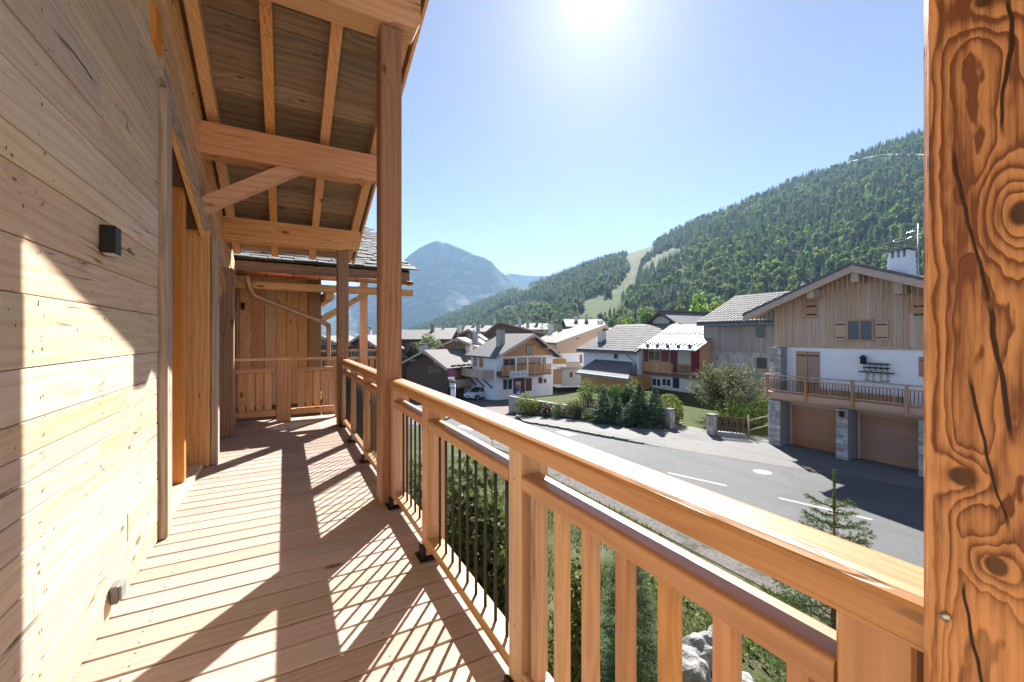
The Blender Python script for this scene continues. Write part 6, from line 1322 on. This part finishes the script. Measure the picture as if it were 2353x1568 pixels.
# ================================================================== car and signs
CARW = flat('white_car_paint', (0.75, 0.76, 0.77), 0.25, 0.0, 0.02, 1, 0.0, 0.6); TYRE = flat('tyre', (0.02, 0.02, 0.02), 0.85); RIM = flat('alloy', (0.5, 0.5, 0.52), 0.35, 0.8); CGL = flat('car_glass', (0.015, 0.018, 0.02), 0.08, 0, 0.02, 1, 0, 0.8); LAMPC = flat('headlamp', (0.7, 0.72, 0.74), 0.15); REDL = flat('tail_lamp', (0.4, 0.02, 0.02), 0.3)
def car(lab, pos, head):
    t = thing('parked_car', lab, 'car', pos); t.rotation_euler = (0, 0, 0); rz = head
    def W(x, y, z): return Vector((pos[0]+x*math.cos(rz)-y*math.sin(rz), pos[1]+x*math.sin(rz)+y*math.cos(rz), pos[2]+z))
    # body: cross sections along x (front = +x): (x, half width, z bottom, z shoulder, z top, half width top)
    S = [(-2.12, 0.70, 0.45, 0.80, 0.92, 0.62), (-2.02, 0.84, 0.30, 0.90, 1.02, 0.74), (-1.3, 0.90, 0.24, 0.95, 1.04, 0.80), (0.0, 0.90, 0.24, 0.94, 1.02, 0.80), (0.85, 0.90, 0.24, 0.90, 1.0, 0.78), (1.55, 0.88, 0.26, 0.84, 0.92, 0.72), (2.0, 0.78, 0.34, 0.72, 0.80, 0.62), (2.12, 0.62, 0.42, 0.62, 0.68, 0.5)]
    V = []; F = []
    for (x, w, zb_, zs, zt, wt) in S:
        for (y, z) in ((-w*0.9, zb_), (-w, zb_+0.14), (-w, zs), (-wt, zt), (wt, zt), (w, zs), (w, zb_+0.14), (w*0.9, zb_)): V.append(W(x, y, z))
    for i in range(len(S)-1):
        for k in range(8): F.append((i*8+k, i*8+(k+1) % 8, i*8+8+(k+1) % 8, i*8+8+k))
    F += [tuple(range(8))[::-1], tuple(range(len(S)*8-8, len(S)*8))]; body = mesh('body', V, F, CARW, t, smooth=False)
    C = [(-1.95, 0.70, 1.0, 0.66), (-1.72, 0.72, 1.40, 0.58), (-1.2, 0.76, 1.54, 0.60), (0.0, 0.76, 1.55, 0.60), (0.25, 0.74, 1.50, 0.58), (1.02, 0.72, 0.99, 0.66)]
    V = []; F = []
    for (x, wb, z, wt) in C: V += [W(x, -wb-0.04, 1.0), W(x, -wt, z), W(x, wt, z), W(x, wb+0.04, 1.0)]
    for i in range(len(C)-1):
        for k in range(3): F.append((i*4+k, i*4+k+1, i*4+4+k+1, i*4+4+k))
    cab = mesh('glasshouse', V, F, CGL, t)
    V = [W(-1.74, -0.585, 1.415), W(-1.2, -0.605, 1.55), W(0.02, -0.605, 1.56), W(0.22, -0.585, 1.515)]; V = V+[W(*(q)) for q in ((-1.74, 0.585, 1.415), (-1.2, 0.605, 1.55), (0.02, 0.605, 1.56), (0.22, 0.585, 1.515))]
    mesh('roof_panel', V+[v+Vector((0, 0, 0.03)) for v in V], [(8, 9, 13, 12), (9, 10, 14, 13), (10, 11, 15, 14), (0, 8, 12, 4), (3, 7, 15, 11), (0, 1, 9, 8), (1, 2, 10, 9), (2, 3, 11, 10), (4, 12, 13, 5), (5, 13, 14, 6), (6, 14, 15, 7)], CARW, t)
    for sy in (-1, 1):
        for (x0, z0, x1, z1) in ((1.0, 1.0, 0.24, 1.51), (-0.35, 1.0, -0.35, 1.54), (-1.3, 1.0, -1.2, 1.54)): tube('pillar_trim', [W(x0, sy*0.765, z0), W(x1, sy*0.615, z1)], 0.03, CARW, t, 5)
        rbox('mirror', W(0.75, sy*0.98, 1.02), (0.14, 0.2, 0.14), CARW, t, 0.03, (0, 0, rz)); rbox('headlight', W(1.93, sy*0.60, 0.72), (0.22, 0.32, 0.13), LAMPC, t, 0.03, (0, 0, rz)); rbox('tail_light', W(-2.03, sy*0.66, 0.88), (0.12, 0.2, 0.2), REDL, t, 0.02, (0, 0, rz))
        rbox('sill_trim', W(0, sy*0.9, 0.30), (2.2, 0.04, 0.14), BLACK, t, 0.01, (0, 0, rz)); rbox('door_handle', W(-0.2, sy*0.905, 0.88), (0.18, 0.03, 0.03), BLACK, t, 0.008, (0, 0, rz))
        for x in (1.30, -1.30):
            c0, c1 = W(x, sy*0.70, 0.34), W(x, sy*0.93, 0.34); wh = tube('wheel', [c0, c1], 0.34, TYRE, t, 18, False); tube('rim', [W(x, sy*0.92, 0.34), W(x, sy*0.945, 0.34)], 0.22, RIM, wh, 10, False); tube('wheel_arch', [W(x, sy*0.80, 0.36), W(x, sy*0.912, 0.36)], 0.40, BLACK, t, 18, False)
    rbox('grille', W(2.09, 0, 0.60), (0.08, 0.7, 0.16), BLACK, t, 0.02, (0, 0, rz)); rbox('bumper', W(2.05, 0, 0.42), (0.16, 1.3, 0.12), BLACK, t, 0.03, (0, 0, rz)); rbox('number_plate', W(2.15, 0, 0.46), (0.02, 0.5, 0.11), WHITE, t, 0.0, (0, 0, rz))
    return t
cp = onG(1101, 917); hx_, hy_ = wxy(-0.62, -0.78); car('white compact car parked in front of the shop', (cp.x, cp.y, cp.z+0.0), math.atan2(hy_, hx_))
def face(p): return math.atan2(-p.y, -p.x)
def sign_disc(name, p, r, z, mat, parent, off, th=0.01, n=24):
    d = Vector((-p.x, -p.y, 0)).normalized(); s = Vector((-d.y, d.x, 0)); c = Vector((p.x, p.y, z))+d*off
    return prism(name, [c+s*r*math.cos(6.283*k/n)+Vector((0, 0, r*math.sin(6.283*k/n))) for k in range(n)], d*th, mat, parent)
def sign_rect(name, p, w, h, z, mat, parent, off, th=0.01, du=0.0, rot=0.0):
    d = Vector((-p.x, -p.y, 0)).normalized(); s = Vector((-d.y, d.x, 0)); c = Vector((p.x, p.y, z))+d*off+s*du; u = s*math.cos(rot)+Vector((0, 0, math.sin(rot))); v = Vector((0, 0, math.cos(rot)))-s*math.sin(rot)
    return prism(name, [c-u*w/2-v*h/2, c+u*w/2-v*h/2, c+u*w/2+v*h/2, c-u*w/2+v*h/2], d*th, mat, parent)
SR, SB, SW = flat('sign_red', (0.45, 0.03, 0.06), 0.4), flat('sign_blue', (0.02, 0.08, 0.32), 0.4), flat('sign_white_paint', (0.8, 0.8, 0.8), 0.4)
p = at(1037, 38); z0 = gz(p.y); zs = CAM_H-(856-HY)*38/FD
t = thing('no_parking_sign', 'round blue and red no parking sign with white plate on a pole', 'sign', (p.x, p.y, z0)); tube('pole', [(p.x, p.y, z0), (p.x, p.y, zs+0.35)], 0.035, STEEL, t, 8)
dk = sign_disc('sign_face', p, 0.36, zs, SR, t, 0.04); sign_disc('field', p, 0.28, zs, SB, dk, 0.052, 0.005); sign_rect('bar', p, 0.58, 0.085, zs, SR, dk, 0.058, 0.004, 0, R(-45)); sign_rect('bar', p, 0.58, 0.085, zs, SR, dk, 0.060, 0.004, 0, R(45)); sign_rect('plate', p, 0.62, 0.22, zs-0.52, SW, t, 0.04)
p = at(1041, 36); z0 = gz(p.y); t = thing('street_lantern', 'short white column with dark conical cap beside the parked car', 'lantern', (p.x, p.y, z0)); zt = CAM_H-(879-HY)*36/FD; tube('column', [(p.x, p.y, z0), (p.x, p.y, zt)], 0.21, WHITE, t, 14); tube('cap', [(p.x, p.y, zt), (p.x, p.y, zt+0.06), (p.x, p.y, zt+0.26)], [0.30, 0.30, 0.05], R_DARK, t, 14); tube('band', [(p.x, p.y, zt-0.5), (p.x, p.y, zt-0.42)], 0.225, R_DARK, t, 14)
p = onG(1195, 931); d_ = (p.x*SY+p.y*CY); z0 = p.z; zf = lambda y: CAM_H-(y-HY)*d_/FD
t = thing('pedestrian_sign', 'blue square pedestrian crossing sign below a small brown direction board', 'sign', (p.x, p.y, z0)); tube('pole', [(p.x, p.y, z0), (p.x, p.y, zf(878))], 0.04, flat('pole_white', (0.6, 0.6, 0.58), 0.5), t, 8)
sf = sign_rect('sign_face', p, 0.52, 0.52, zf(902), SB, t, 0.05, 0.01, -0.16)
d = Vector((-p.x, -p.y, 0)).normalized(); s = Vector((-d.y, d.x, 0)); c = Vector((p.x, p.y, zf(902)))+d*0.0615-s*0.16
prism('white_triangle', [c-s*0.2+Vector((0, 0, -.17)), c+s*0.2+Vector((0, 0, -.17)), c+Vector((0, 0, .20))], d*0.004, SW, sf); sign_disc('walker_head', p-s*0.16, 0.035, zf(902)+0.07, BLACK, sf, 0.067, 0.003, 10)
for du, rot, hh, zz in ((-0.16, 0.0, 0.14, -0.02), (-0.19, -0.4, 0.13, -0.11), (-0.12, 0.4, 0.13, -0.11)): sign_rect('walker_limb', p, 0.035, hh, zf(902)+zz, BLACK, sf, 0.067, 0.003, du, rot)
sign_rect('direction_board', p, 0.55, 0.30, zf(881), flat('board_pale_brown', (0.42, 0.36, 0.32), 0.6), t, 0.05, 0.02, -0.2); sign_rect('direction_board', p, 0.55, 0.26, zf(890), flat('board_brown', (0.22, 0.14, 0.10), 0.6), t, 0.05, 0.02, -0.2)
p = at(996, 33); z0 = gz(p.y); t = thing('bollard', 'short dark bollard at the street edge behind the near rail', 'bollard', (p.x, p.y, z0)); tube('bollard_post', [(p.x, p.y, z0), (p.x, p.y, z0+0.9)], 0.08, BLACK, t, 10); tube('bollard_cap', [(p.x, p.y, z0+0.9), (p.x, p.y, z0+1.0)], [0.1, 0.04], BLACK, t, 10)
# ================================================================== mountain air
hm = bpy.data.materials.new('mountain_haze'); hm.use_nodes = True; nt_ = hm.node_tree; nt_.nodes.clear(); ho = nt_.nodes.new('ShaderNodeOutputMaterial'); pv = nt_.nodes.new('ShaderNodeVolumePrincipled')
pv.inputs['Color'].default_value = (0.44, 0.69, 1.0, 1); pv.inputs['Density'].default_value = 0.00010; pv.inputs['Anisotropy'].default_value = 0.15
nt_.links.new(pv.outputs[0], ho.inputs['Volume'])
hz = box('haze', -4700, 6200, -420, 6600, -25, 860, hm, None, kind='stuff')
